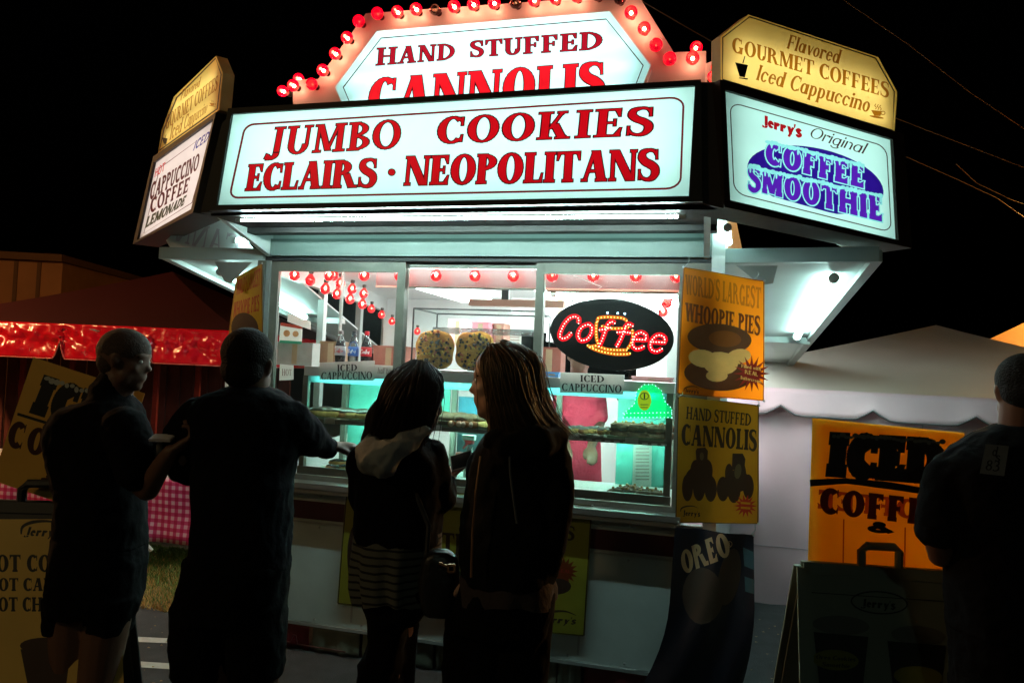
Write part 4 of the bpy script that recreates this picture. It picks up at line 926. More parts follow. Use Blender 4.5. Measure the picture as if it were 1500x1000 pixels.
for x, y in ((750,350),(803,352),(840,355)): 
    mb = MB().ball(OV.at(*oq(x, y)), .0055, 8, 5); mb.build('blue_light', M_ledb, O)
for x, y in ((568,290),(1020,345)): MB().lathe(OV.at(*oq(x, y)), [(.006,-.006),(.006,.006)], 8, (0,1,0)).build('hook', M_dark, O)
MB().tube([OV.at(*oq(568,290)), OV.at(*oq(720,215)), OV.at(840,404)], .0018, 5).build('hanger_wire', M_alum, O)
MB().tube([OV.at(*oq(1020,345)), OV.at(*oq(960,300)), OV.at(*oq(940,284)), OV.at(*oq(930,300))], .002, 5).build('hanger_wire', M_dark, O)
# green LED sign
GV = PY(4.06)
G_ = thing('green_led_sign', 'small green acrylic dome sign edged with tiny lights', 'sign', GV.at(945, 612))
go = [(913,612),(916,603),(929,592),(933,572),(943,563),(958,563),(969,572),(974,588),(984,598),(984,612)]
pxprism('panel', go, GV.off(-.002), .006, glass('green_acrylic', (.15,.9,.4), .1, .05, emit=(0,.75,.3), es=.35), G_)
printed(G_, lambda x, y: GV.at(x, y), [('oval_print', [ell(944,586,10,15,0,20)], glow('lime_print', (.45,.75,.02), .5)), ('mark', ring(ell(944,580,6.5,5.5,0,14), 1)+[[(943,576),(945,576),(945,584),(943,584)],[(938,592),(950,592),(950,593),(938,593)],[(938,596),(949,596),(949,597),(938,597)]], mat('dark_green_print', (.01,.08,.03), .5))])
mb = MB()
for x, y in dots([go[:-1]+[go[-1]]], 5.5)+dots([[(913,605),(984,604)], [(913,611),(984,611)]], 5.5): mb.ball(GV.off(.004).at(x, y), .0019, 5, 4)
mb.build('light_edge', glow('mint_led', (.45,1,.85), 5), G_)

# ------------------------------------------------------------------ banners
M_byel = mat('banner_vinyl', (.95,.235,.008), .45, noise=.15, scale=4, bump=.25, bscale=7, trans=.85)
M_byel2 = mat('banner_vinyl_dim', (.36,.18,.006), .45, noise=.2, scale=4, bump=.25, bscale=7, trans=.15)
M_bbr = mat('banner_brown', (.16,.03,.006), .5, trans=.4); M_bor = mat('banner_orange_print', (.55,.13,.006), .5, trans=.6); M_bred = mat('banner_red', (.28,.015,.01), .5, trans=.15)
M_bwh = mat('banner_cream', (.75,.42,.12), .5, trans=.3); M_cakep = mat('cake_print', (.10,.03,.006), .5, trans=.3)
def banner(nm, lab, plane, quad, layers, base, bend=.012, ties=True, fn=None):
    c = plane.at((quad[2][0]+quad[3][0])/2, quad[2][1]); t = thing(nm, lab, 'banner', c); n = plane.n
    f = fn or (lambda x, y: plane.at(x, y)+n*bend*math.sin((x-quad[0][0])*.045+(y-quad[0][1])*.02))
    # a fine sheet, so that it can hang in soft waves
    H = homog([(0,0),(1,0),(1,1),(0,1)], quad); cells = []
    for i in range(8):
        for j in range(10): cells.append([H(i/8, j/10), H((i+1)/8, j/10), H((i+1)/8, (j+1)/10), H(i/8, (j+1)/10)])
    for o in printed(t, f, [('vinyl', cells, base)]+layers): o.data.polygons.foreach_set('use_smooth', [True]*len(o.data.polygons))
    if ties:
        for q in quad:
            p = f(*q); MB().lathe(p+n*.001, [(.006,0),(.006,.003),(.003,.003)], 8, n).build('eyelet', M_steel, t)
    return t
BPl = PY(3.88)
def edge(quad, w_=1.6): return ring(ring_in(quad, .5), w_)
q1 = [(1001,391),(1120,411),(1119,587),(992,577)]
banner('hanging_banner', 'glowing orange WHOOPIE PIES banner, topmost of the three beside the window', BPl, q1, [
    ('border', edge(q1), M_bbr), ('lettering', text("WORLD'S LARGEST", [(1004,402),(1115,421),(1114,452),(1004,431)], t=.22, h=.12, sf=.04, gap=.05), M_bor), ('lettering', text('WHOOPIE PIES', [(1004,443),(1114,464),(1113,491),(1003,470)], t=.24, h=.12, sf=.05, gap=.04), M_bbr),
    ('cake_picture', [ell(1054,496,47,22,4,30), ell(1052,548,50,24,4,30)], M_cakep), ('cake_sheen', [ell(1062,496,24,12,4,22)], mat('cake_sheen', (.20,.055,.008), .5, trans=.5)), ('cream_picture', [ell(1030,525,22,13,10,16), ell(1055,532,26,17,5,16), ell(1082,522,18,11,-10,16), ell(1050,550,16,9,0,16)], M_bwh),
    ('starburst', star(1101,547,13,27,16), M_bred), ('lettering', text('Filled with', [(1086,533),(1114,538),(1114,543),(1086,538)], t=.2, h=.1, sf=0)+text('REAL', [(1091,541),(1110,545),(1110,551),(1091,547)], t=.2, h=.1, sf=0)+text('Buttercream', [(1085,550),(1115,556),(1115,561),(1085,555)], t=.2, h=.1, sf=0), M_bwh),
    ('logo', swirl(1013,569,22)+text("Jerry's", [(1003,568),(1024,571),(1023,577),(1003,574)], t=.25, h=.15, sf=0), M_bbr)], M_byel)
q2 = [(993,578),(1112,593),(1111,767),(989,766)]
M_dkb = mat('banner_dark', (.02,.008,.004), .5)
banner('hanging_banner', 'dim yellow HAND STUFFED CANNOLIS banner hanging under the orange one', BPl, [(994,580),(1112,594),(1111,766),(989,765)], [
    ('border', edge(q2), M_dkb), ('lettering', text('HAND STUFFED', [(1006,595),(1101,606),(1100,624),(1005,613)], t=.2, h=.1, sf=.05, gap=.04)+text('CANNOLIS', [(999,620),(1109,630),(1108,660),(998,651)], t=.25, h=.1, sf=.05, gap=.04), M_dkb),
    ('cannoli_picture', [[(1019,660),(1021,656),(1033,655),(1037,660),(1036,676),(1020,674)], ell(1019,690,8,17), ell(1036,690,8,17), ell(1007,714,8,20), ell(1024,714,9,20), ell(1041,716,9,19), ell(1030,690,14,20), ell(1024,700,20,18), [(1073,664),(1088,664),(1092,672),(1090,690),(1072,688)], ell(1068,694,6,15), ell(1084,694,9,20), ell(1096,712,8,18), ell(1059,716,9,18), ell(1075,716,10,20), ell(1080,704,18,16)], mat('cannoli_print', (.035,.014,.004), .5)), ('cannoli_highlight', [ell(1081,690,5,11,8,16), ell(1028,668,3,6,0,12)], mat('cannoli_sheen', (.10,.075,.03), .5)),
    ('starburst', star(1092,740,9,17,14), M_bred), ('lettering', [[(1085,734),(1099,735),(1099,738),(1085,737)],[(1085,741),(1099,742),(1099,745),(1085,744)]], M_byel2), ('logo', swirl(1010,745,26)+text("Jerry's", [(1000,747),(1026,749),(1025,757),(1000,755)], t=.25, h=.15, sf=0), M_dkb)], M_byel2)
q3 = [(989,770),(1104,783),(1103,993),(975,990)]
def f3(x, y):
    v = (y-770)/225; return BPl.at(x-(max(0, v-.45)**2*110 if x < 1040 else max(0, v-.45)**2*60), y)+Vector((0, -1, 0))*(.012+.05*math.sin(v*3)+.02*math.sin(x*.09+v*5)+.1*v*v)
M_navy = mat('navy_vinyl', (.003,.005,.012), .5, noise=.3, spec=.25, bump=.25, bscale=6); M_creamt = mat('cream_print', (.30,.21,.11), .6); M_teal = mat('teal_print', (.012,.05,.065), .6)
banner('hanging_banner', 'dark navy OREO banner curling outward at the bottom of the stack', BPl, q3, [
    ('picture', [ell(1068,840,16,40,10,20), ell(1030,865,30,38,0,20)], mat('brown_print', (.022,.012,.006), .6)), ('band', [[(1088,800),(1103,806),(1104,830),(1090,826)],[(1090,840),(1104,843),(1103,862),(1091,860)]], M_teal),
    ('lettering', text('OREO', [(996,806),(1062,776),(1072,808),(1002,838)], t=.26, h=.16, sf=.0, gap=.08), M_creamt), ('lettering', ring(ell(1068,794,4.5,4.5,0,12), .8)+text('R', [(1066,791),(1070,791),(1070,797),(1066,797)], t=.2, h=.12, sf=0), M_creamt)], M_navy, fn=f3)
for a, b, lb in (((1003,391),(1010,376),'tie cord at the top left corner of the orange banner'), ((1106,409),(1110,398),'knotted tie cord at the top right corner of the orange banner'), ((994,580),(1000,574),'tie cord between the orange and cannoli banners, left side'), ((1108,594),(1110,586),'tie cord between the orange and cannoli banners, right side'), ((1100,783),(1106,767),'tie cord at the top right corner of the navy banner'), ((992,770),(993,763),'tie cord at the top left corner of the navy banner')):
    tag(MB().tube([BPl.at(*a), (BPl.at(*a)+BPl.at(*b))/2+Vector((.01,-.01,0)), BPl.at(*b)], .0025, 5).build('cord', M_alum), lb, 'cord')
BL_ = Plane(atY(385, 385, 3.95), (-.35, -1, 0))
q4 = [(346,406),(387,386),(384,520),(334,520)]
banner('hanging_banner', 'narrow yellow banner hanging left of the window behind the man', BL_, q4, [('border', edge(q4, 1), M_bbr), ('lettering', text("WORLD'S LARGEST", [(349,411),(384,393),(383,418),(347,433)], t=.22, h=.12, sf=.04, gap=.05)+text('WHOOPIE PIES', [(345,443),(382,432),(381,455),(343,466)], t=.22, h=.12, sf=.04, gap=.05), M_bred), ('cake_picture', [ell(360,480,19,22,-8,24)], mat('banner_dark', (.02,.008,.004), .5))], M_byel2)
paper('small_card', [(330,544),(346,546),(345,578),(329,577)], 3.93, [('lettering', text('H', [(334,555),(343,556),(343,569),(334,568)], t=.2, h=.07, sf=.07), M_ink)], 'small white card with an H at the left corner post', 'sign')
# two banners fixed on the body below the counter
FB = PY(3.965)
M_olive = mat('olive_banner', (.20,.19,.015), .5, noise=.2, scale=5, bump=.2, bscale=8)
q5 = [(508,709),(690,722),(686,908),(494,884)]
banner('body_banner', 'olive yellow banner on the body behind the dark haired woman', FB, q5, [('border', edge(q5, 2.2), M_dkb),
    ('lettering', text('CHOCOLATE', [(514,768),(684,782),(683,815),(512,798)][:4], t=.22, h=.1, sf=.05, gap=.05)+[], M_dkb), ('picture', [ell(519,815,10,42,0,20), ell(660,825,18,14,0,16)], M_dkb)], M_olive, bend=.004)
q6 = [(705,724),(868,740),(856,932),(700,915)]
banner('body_banner', 'olive yellow banner on the body right of the blonde woman', FB, q6, [('border', edge(q6, 2.2), M_dkb),
    ('lettering', text('DELICIOUS', [(712,757),(843,771),(841,791),(711,777)], t=.22, h=.1, sf=.05, gap=.05)+text('DONUT', [(742,784),(829,793),(828,812),(741,802)], t=.22, h=.1, sf=.05, gap=.05), M_dkb),
    ('starburst', star(826,836,13,21,16), M_bbr), ('lettering', text('REAL', [(816,832),(836,834),(836,839),(816,837)], t=.2, h=.1, sf=0), M_bred), ('picture', [ell(815,858,22,12,0,18)], M_dkb), ('logo', swirl(818,902,52)+text("Jerry's", [(792,900),(843,904),(842,914),(791,910)], t=.25, h=.15, sf=0, shear=.2), M_dkb)], M_olive, bend=.004)

# ------------------------------------------------------------------ folding board signs
M_coro = mat('yellow_corrugated_plastic', (.95,.50,.03), .5, noise=.15, scale=4, bump=.05, trans=.6)
M_resin = mat('grey_resin', (.22,.25,.19), .5, noise=.12, scale=10, bump=.08)
M_blk2 = mat('black_vinyl_letters', (.012,.010,.010), .5); M_mar2 = mat('maroon_vinyl_letters', (.10,.008,.005), .5, trans=.1); M_shade = mat('show_through_print', (.40,.08,.004), .5, trans=.5)
AP = PD(3.0, 6)
A = thing('folding_board', 'grey plastic folding board with a carry handle, at the right of the tent wall', 'sign board', (atD(1270, 900, 3.0).x, atD(1270, 900, 3.0).y, 0))
def aframe(t, plane, poly_top, w_px, m, foot=.36, z_top=None):
    """two leaning panels; poly_top = the top edge (two photo points)"""
    a, b = plane.at(*poly_top[0]), plane.at(*poly_top[1]); z = (a.z+b.z)/2; a.z = b.z = z; n = plane.n; ax = (b-a).normalized(); sp = .035
    out = []
    for s in (1, -1):
        P = [a+n*.02*s, b+n*.02*s, b+ax*sp+n*foot*s-Vector((0,0,z)), a-ax*sp+n*foot*s-Vector((0,0,z))]
        nn = (P[1]-P[0]).cross(P[3]-P[0]).normalized(); nn = nn if nn.dot(n)*s > 0 else -nn
        MB().prism(P, -nn*.018).build('panel', m, t)
        for i, j, wd in ((0, 3, .05), (1, 2, .05), (0, 1, .04)): MB().bar(P[i]+nn*.001, P[j]+nn*.001, .012, wd, nn.cross(P[j]-P[i])).build('panel_rim', m, t)
        out.append((P, nn))
    return out
PP = aframe(A, AP, [(1175,826),(1392,848)], 0, M_resin)
P0, n0 = PP[0]
front = Plane(P0[0]+n0*.004, n0)
hd = [(1262,846),(1262,806),(1270,799),(1310,801),(1317,808),(1316,850)]
MB().tube([AP.at(*p) for p in hd], .016, 8).build('handle', M_resin, A)
M_pr = mat('board_print_dark', (.012,.014,.012), .6); M_pry = mat('board_print_yellow', (.20,.19,.015), .6); M_prw = mat('board_print_cream', (.14,.14,.12), .6)
printed(A, lambda x, y: front.at(x, y), [('border', ring([(1180,866),(1390,880),(1404,1100),(1170,1090)], 1.6), M_pr), ('logo', ring(ell(1288,882,42,17,4,30), 2)+text("Jerry's", [(1262,876),(1312,880),(1311,892),(1261,888)], t=.25, h=.15, sf=0), M_pr),
    ('cream_picture', [ell(1232,915,42,14,4,20), ell(1345,930,40,14,4,20)], M_prw),
    ('cup_picture', [[(1192,925),(1272,932),(1258,1060),(1206,1056)], [(1300,938),(1385,945),(1372,1060),(1315,1060)]], M_pr), ('oval_label', [ell(1224,966,34,15,4,24)], M_pry), ('oval_label', [ell(1345,990,36,15,4,24)], M_pry), ('lettering', text('Oreo Cookies', [(1196,958),(1254,962),(1253,968),(1195,964)], t=.2, h=.1, sf=0)+text('Smoothie', [(1205,969),(1246,972),(1245,978),(1204,975)], t=.2, h=.1, sf=0), M_pr)])
TP = PD(3.02, 6)
tq = [(1190,612),(1413,634),(1404,850),(1183,826)]
c = TP.at(1290, 845); t = thing('board_topper', 'glowing orange ICED COFFEE board standing on the grey folding board', 'sign', c)
n = TP.n; ic = [(1219,636),(1384,646),(1378,706),(1213,694)]
ks = dict(t=.3, h=.2, sf=.05, gap=.1)
fr = []
rr = random.Random(4); H = homog([(0,1),(1,1),(1,0),(0,0)], ic)
for k in range(26): x, y = H((k+.5)/26, .97+rr.uniform(-.03, .04)); fr.append(ell(x, y, rr.uniform(3, 5), rr.uniform(2, 4), 0, 9))
swoosh = [[(1186,702),(1240,700),(1300,705),(1400,722),(1400,730),(1300,716),(1240,708),(1187,712)]]
rectpx = [(1190,612),(1413,634),(1404,850),(1183,826)]
printed(t, lambda x, y: TP.at(x, y), [('board', [tq], M_coro), ('show_through', text('COFFEE', [(1197,716),(1380,736),(1378,764),(1196,744)], t=.26, h=.16, sf=.03, gap=.1, mirror=True), M_shade), ('fold_line', [[(1235,760),(1237,760),(1236,828),(1234,828)], [(1325,772),(1327,772),(1326,838),(1324,838)]], M_shade),
    ('lettering', text('ICED', ic, g=.07, **ks)+swoosh, M_blk2), ('frost', fr, mat('frost_print', (.10,.12,.11), .6)),
    ('lettering', text('COFFEE', [(1202,713),(1386,734),(1383,772),(1200,751)], t=.27, h=.17, sf=.03, gap=.12), M_mar2), ('lettering', text('&', [(1276,764),(1308,767),(1308,780),(1275,777)], t=.3, h=.2, sf=0, g=.04), M_blk2)])
o = pxprism('rear_sheet', ring_in(tq, .4), TP.off(-.012), .0015, mat('rear_corrugated_plastic', (.9,.55,.12), .5, trans=.85), t)
LPm = [a.lerp(b, s)+Vector((0,0,0)) for a, b, s in ((TP.at(*tq[0]), TP.at(*tq[1]), 0),)]
# left folding board with a tilted topper
AL = PD(2.95, -4)
A2 = thing('folding_board', 'yellow folding board listing HOT COFFEE and HOT CAPPUCCINO with a black handle', 'sign board', (atD(40, 900, 2.95).x, atD(40, 900, 2.95).y, 0))
M_ybd = mat('yellow_sign_sheet', (.80,.52,.12), .55, noise=.15, scale=5, bump=.06); M_gfr = mat('charcoal_resin', (.03,.03,.03), .5, noise=.2)
PP = aframe(A2, AL, [(-70,742),(168,742)], 0, M_gfr, foot=.34)
P0, n0 = PP[0]; fr2 = Plane(P0[0]+n0*.006, n0)
printed(A2, lambda x, y: fr2.at(x, y), [('sheet', [[(-74,760),(170,760),(190,1180),(-90,1180)]], M_ybd), ('logo', swirl(62,772,62)+text("Jerry's", [(36,771),(88,773),(87,786),(35,784)], t=.25, h=.15, sf=0, shear=.2)+[], M_blk2),
    ('lettering', text('HOT COFFEE', [(-26,812),(136,812),(136,837),(-26,837)], t=.24, h=.11, sf=.05, gap=.06)+text('HOT CAPPUCCINO', [(-19,846),(170,846),(170,865),(-19,865)], t=.24, h=.11, sf=.05, gap=.05)+text('HOT CHOCOLATE', [(-19,874),(160,874),(160,895),(-19,895)], t=.24, h=.11, sf=.05, gap=.05), M_blk2),
    ('cup_picture', [[(30,950),(104,950),(92,1040),(48,1040)], ell(67,945,38,12,0,20)], mat('cup_print', (.06,.03,.02), .5)), ('steam_picture', [ell(98,930,16,10,-30,14)], mat('steam_print', (.3,.22,.12), .6))])
MB().tube([AL.at(*p) for p in ((30,752),(33,716),(42,708),(82,708),(90,716),(91,752))], .017, 8).build('handle', M_gfr, A2)
TL_ = PD(2.99, -4); rq = [(49,523),(212,576),(152,757),(-12,703)]
c = TL_.at(40, 720); t = thing('board_topper', 'tilted orange ICED COFFEE board behind the man at the left', 'sign', c)
kl = dict(t=.3, h=.2, sf=.05, gap=.14)
ic = [(66,552),(196,594),(178,644),(46,602)]; H = homog([(0,1),(1,1),(1,0),(0,0)], ic); fr = []
for k in range(18): x, y = H((k+.5)/18, .96+rr.uniform(-.03, .04)); fr.append(ell(x, y, rr.uniform(3, 5), rr.uniform(3, 5), 0, 9))
M_cor2 = mat('tan_corrugated_plastic', (.95,.47,.08), .55, noise=.25, scale=4, bump=.08)
printed(t, lambda x, y: TL_.at(x, y), [('board', [rq], M_cor2), ('lettering', text('ICED', ic, g=.06, **kl), M_blk2), ('frost', fr, mat('frost_print_pale', (.5,.5,.45), .6)), ('rule', [[(26,604),(175,650),(174,654),(25,608)]], M_blk2),
    ('lettering', text('COFFEE', [(18,614),(178,664),(168,704),(8,652)], t=.27, h=.17, sf=.03, gap=.16)+text('&', [(64,694),(92,702),(90,712),(62,704)], t=.3, h=.2, sf=0), mat('dark_maroon_letters', (.06,.01,.008), .5))])
pxprism('rear_sheet', ring_in(rq, .4), TL_.off(-.005), .006, M_cor2, t)

# ------------------------------------------------------------------ white tents at the right
M_tent = mat('white_tent_vinyl', (.62,.42,.46), .55, noise=.12, scale=2.5, bump=.3, bscale=3); M_tentroof = mat('tent_roof_vinyl', (.52,.50,.45), .5, noise=.15, scale=1.5, bump=.2, bscale=2)
def tent(nm, lab, corners, apex_z, eave, mw, mr, wall=True, val=.2, sc_n=6, wall_faces=(0,), crumple=0):
    from mathutils import noise as mnoise
    t = thing(nm, lab, 'tent', (sum(c[0] for c in corners)/4, sum(c[1] for c in corners)/4, 0)); C4 = [Vector((c[0], c[1], eave)) for c in corners]
    ap = sum(C4, Vector())/4; ap.z = apex_z
    for i in range(4):
        a, b = C4[i], C4[(i+1) % 4]; vs = []; fs = []; n = 10
        for j in range(n+1):
            s = j/n
            for k in range(n+1):
                u = k/n; p = a.lerp(b, u).lerp(ap, s); p.z = eave+(apex_z-eave)*(s**1.18)-.03*math.sin(math.pi*u)*(1-s); vs.append(p)
        for j in range(n):
            for k in range(n): fs.append((j*(n+1)+k, j*(n+1)+k+1, (j+1)*(n+1)+k+1, (j+1)*(n+1)+k))
        me_obj('roof_panel', vs, fs, mr, t, True)
        # scalloped valance, slightly proud of the walls
        d = (b-a); L_ = d.length; d.normalize(); out = Vector((d.y, -d.x, 0)); out = out if out.dot(a-ap) > 0 else -out
        vs = []; fs = []; m_ = sc_n*(40 if crumple else 12); nr = 14 if crumple else 5; hem = []
        for k in range(m_+1):
            u = k/m_; s = abs(((u*sc_n) % 1)-.5)*2; dep = val*(1-(.5 if crumple else .36)*(max(0, s-(.86 if crumple else .6))/(.14 if crumple else .4))**1.3)
            wv = .012*math.sin(u*sc_n*6.28)+.01*math.sin(u*sc_n*2.3)
            for r_ in range(nr+1):
                v = r_/nr; p = a.lerp(b, u)+out*(.03+(.05+wv)*v)+Vector((0,0,-dep*v))
                if crumple: p += out*(crumple*mnoise.noise(Vector((p.x*5+p.z*5, p.z*6, p.y*5)))+crumple*.6*mnoise.noise(p*19))*math.sin(math.pi*min(1, .08+v*.9))
                vs.append(p)
            hem.append(vs[-1]+out*.004)
        q_ = nr+1
        for k in range(m_):
            for r_ in range(nr): fs.append((k*q_+r_, k*q_+r_+1, (k+1)*q_+r_+1, (k+1)*q_+r_))
        o = me_obj('valance', vs, fs, mw if wall else mr, t, True); md = o.modifiers.new('thickness', 'SOLIDIFY'); md.thickness = .004
        MB().tube(hem, .007, 6).build('valance_piping', mat('red_piping', (.55,.12,.10), .4) if crumple else mat('grey_piping', (.10,.09,.09), .5), t, True)
        MB().tube([(a.x, a.y, 0), (a.x, a.y, eave)], .025, 8).build('pole', M_alum, t)
        MB().tube([a-Vector((0,0,.05)), b-Vector((0,0,.05))], .02, 6).build('rail', M_alum, t)
        if i in wall_faces and wall:
            vs = []; fs = []; nx = 40
            for j in range(9):
                v = j/8
                for k in range(nx+1):
                    u = k/nx; p = a.lerp(b, u)-out*(.03-.035*math.sin(u*27+v*1.5)*(.3+v)-.018*math.sin(u*61-v*2)-.012*math.sin(v*9+u*14)); p.z = .03+(eave-.03)*(1-v)+(-.03+.012*math.sin(u*15) if j == 8 else 0); vs.append(p)
            for j in range(8):
                for k in range(nx): fs.append((j*(nx+1)+k, j*(nx+1)+k+1, (j+1)*(nx+1)+k+1, (j+1)*(nx+1)+k))
            me_obj('side_wall', vs, fs, mw, t, True)
            for su in (8, 20, 32): MB().tube([vs[j*(nx+1)+su]+out*.004 for j in range(9)], .004, 5).build('wall_seam', mat('tent_seam', (.34,.27,.28), .6), t)
            MB().tube([vs[6*(nx+1)+k_]+out*.003 for k_ in range(nx+1)], .003, 5).build('wall_seam', mat('tent_seam', (.34,.27,.28), .6), t)
    return t
a = atZ(1105, 880); d = (atZ(1165, 896)-a).normalized(); d = Vector((.90, -.20, 0)).normalized(); bk = Vector((.30, 1, 0)).normalized()
a0 = a-d*1.1; L_ = 4.4
tent('vendor_tent', 'white vendor tent with scalloped valance and closed side wall at the right', [a0, a0+d*L_, a0+d*L_+bk*3.4, a0+bk*3.4], 2.25, 1.635, M_tent, M_tentroof, True, .2, 7, (0, 1, 2, 3))
b0 = atD(1330, 560, 9.5); b0.z = 0
tent('vendor_tent', 'second pale tent whose lit orange peak shows behind the white one', [b0, b0+d*3.0, b0+d*3.0+bk*3, b0+bk*3], 2.75, 1.9, M_tent, mat('toned_down_roof', (.20,.11,.035), .6, noise=.2, scale=3, bump=.3), True, .26, 6, (0,))  # roof colour darkened and warmed to hold down the lamplight on it

# ------------------------------------------------------------------ left: red tent, gingham table, timber building
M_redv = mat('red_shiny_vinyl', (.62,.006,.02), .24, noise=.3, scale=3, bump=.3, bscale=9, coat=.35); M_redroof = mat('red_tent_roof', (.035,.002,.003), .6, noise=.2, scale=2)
l0 = atY(-160, 545, 5.9); l1_ = atY(352, 545, 6.6); d = Vector((l1_.x-l0.x, l1_.y-l0.y, 0)).normalized(); l0 = Vector((l0.x, l0.y, 0)); Ll = Vector((l1_.x-l0.x, l1_.y-l0.y, 0)).length; bk = Vector((-d.y, d.x, 0))
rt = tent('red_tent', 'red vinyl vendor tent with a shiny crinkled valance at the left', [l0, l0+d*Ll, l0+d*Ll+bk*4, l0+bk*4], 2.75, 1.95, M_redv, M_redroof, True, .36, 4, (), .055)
for s in (.2, .36, .5, .63, .76, .9):
    p = l0+d*Ll*s+bk*.9; MB().box((p.x-.03, p.y, 0), (p.x+.03, p.y+.03, 1.6)).build('frame_post', mat('red_painted_wood', (.22,.02,.012), .5, noise=.3), rt)
k = 0
for i in range(22):
    p = l0+d*Ll*(i+.5)/22+bk*1.4; MB().box((p.x-.085, p.y, .05), (p.x+.085, p.y+.02, 1.75-.02*(i % 2))).build('wall_board', mat('dark_barn_board', (.09,.018,.012), .7, noise=.5, scale=5, bump=.4), rt)
# gingham
M_ging = bpy.data.materials.new('gingham'); M_ging.use_nodes = True; t_ = M_ging.node_tree; N = t_.nodes; Lk = t_.links; bs = N['Principled BSDF']; bs.inputs['Roughness'].default_value = .7
tc = N.new('ShaderNodeTexCoord'); sx = N.new('ShaderNodeSeparateXYZ'); Lk.new(tc.outputs['Object'], sx.inputs[0])
def stripe(out, fr_):
    m = N.new('ShaderNodeMath'); m.operation = 'MULTIPLY'; m.inputs[1].default_value = fr_; Lk.new(out, m.inputs[0]); f_ = N.new('ShaderNodeMath'); f_.operation = 'FRACT'; Lk.new(m.outputs[0], f_.inputs[0])
    g_ = N.new('ShaderNodeMath'); g_.operation = 'GREATER_THAN'; g_.inputs[1].default_value = .5; Lk.new(f_.outputs[0], g_.inputs[0]); return g_
s1, s2 = stripe(sx.outputs[0], 17), stripe(sx.outputs[2], 17); ad = N.new('ShaderNodeMath'); ad.operation = 'ADD'; Lk.new(s1.outputs[0], ad.inputs[0]); Lk.new(s2.outputs[0], ad.inputs[1])
hf = N.new('ShaderNodeMath'); hf.operation = 'MULTIPLY'; hf.inputs[1].default_value = .5; Lk.new(ad.outputs[0], hf.inputs[0])
cr = N.new('ShaderNodeValToRGB'); Lk.new(hf.outputs[0], cr.inputs[0]); cr.color_ramp.interpolation = 'CONSTANT'; cr.color_ramp.elements[0].color = (.80,.50,.66,1); cr.color_ramp.elements[1].position = .9; cr.color_ramp.elements[1].color = (.5,.0,.09,1)
e = cr.color_ramp.elements.new(.4); e.color = (.62,.06,.22,1); Lk.new(cr.outputs[0], bs.inputs['Base Color'])
ta, tb = atY(-140, 703, 4.95), atY(345, 703, 5.05); zt = .72
G = thing('vendor_table', 'table covered by a pink and white gingham cloth under the red tent', 'table', ((ta.x+tb.x)/2, 5.3, 0))
MB().box((ta.x, 5.0, zt-.03), (tb.x, 5.7, zt)).build('tabletop', M_white, G)
for x in (ta.x+.1, tb.x-.1):
    for y in (5.08, 5.6): MB().tube([(x, y, 0), (x, y, zt-.03)], .018, 6).build('leg', M_alum, G)
cl = cloth('tablecloth', ta.x-.02, tb.x+.02, 4.98, .23, zt+.012, M_ging, None, 60, 10, .014); tag(cl, 'pink and white gingham tablecloth hanging in front of the vendor table', 'tablecloth')
p = atY(245, 640, 5.4); t = thing('tray', 'long white food tray on the gingham table', 'tray', (p.x, 5.3, zt)); MB().box((p.x-.5, 5.1, zt+.012), (p.x+.12, 5.5, zt+.03)).build('base', M_white, t); MB().box((p.x-.5, 5.1, zt+.031), (p.x+.12, 5.115, zt+.12)).box((p.x-.5, 5.485, zt+.031), (p.x+.12, 5.5, zt+.12)).build('side', M_white, t)
tag(MB().bar(atY(211, 794, 4.93), atY(222, 806, 4.93), .03, .02).build('clothes_peg', M_white), 'small white clip at the hem of the gingham cloth', 'clip')
# building
M_bldg = mat('tan_siding', (.36,.17,.06), .8, noise=.3, scale=2, bump=.2); M_bldg2 = mat('brown_trim', (.14,.07,.025), .8, noise=.2)
bp = Plane(atY(0, 400, 12), (.35, -1, 0)); B_ = thing('timber_building', 'tan timber building with vertical battens behind the red tent', 'building', bp.at(40, 640))
B_.location.z = 0
bx = [bp.at(-160, 355), bp.at(92, 384)]; z1 = (bx[0].z+bx[1].z)/2-.12; a, b = bx; a.z = b.z = 0; d = (b-a).normalized(); Lb = (b-a).length
MB().prism([a, b, b-bp.n*4, a-bp.n*4], (0, 0, z1)).build('wall', M_bldg, B_)
MB().prism([a+bp.n*.25+Vector((0,0,z1)), b+bp.n*.25+d*.1+Vector((0,0,z1)), b-bp.n*4.2+d*.1+Vector((0,0,z1)), a-bp.n*4.2+Vector((0,0,z1))], (0, 0, .14)).build('roof', M_bldg2, B_)
for i in range(int(Lb/.45)): p = a+d*(.2+.45*i)+bp.n*.02; MB().bar(p, p+Vector((0,0,z1-.02)), .07, .035, bp.n).build('batten', M_bldg2, B_)
# overhead wires, street lamps off to the sides, and fill lamps added behind the camera
def wire(px, d0, d1, lab, r=.006):
    P = []; n = len(px)
    for i, (x, y) in enumerate(px): P.append(atD(x, y, d0+(d1-d0)*i/(n-1)))
    P = P+[P[-1]+(P[-1]-P[-2]).normalized()*16]
    tag(MB().tube(P, r, 5).build('overhead_wire', mat('wire', (.16,.11,.08), .5)), lab, 'wire')
wire([(900,-30),(945,5),(1000,37),(1055,68),(1200,130),(1330,180)], 6.5, 7.5, 'thin overhead wire running down behind the top yellow board', .005)
wire([(1200,-30),(1235,0),(1330,65),(1420,135),(1505,192),(1600,260)], 7, 9, 'upper overhead wire crossing the sky at the right', .005)
wire([(1250,200),(1330,231),(1400,262),(1460,290),(1505,322),(1600,380)], 8, 9.0, 'lower overhead wire brightly lit at the right edge', .005)
wire([(1400,240),(1430,268),(1480,292),(1505,301),(1600,330)], 8.3, 9.0, 'short second wire joining the lit one at the right edge', .004)
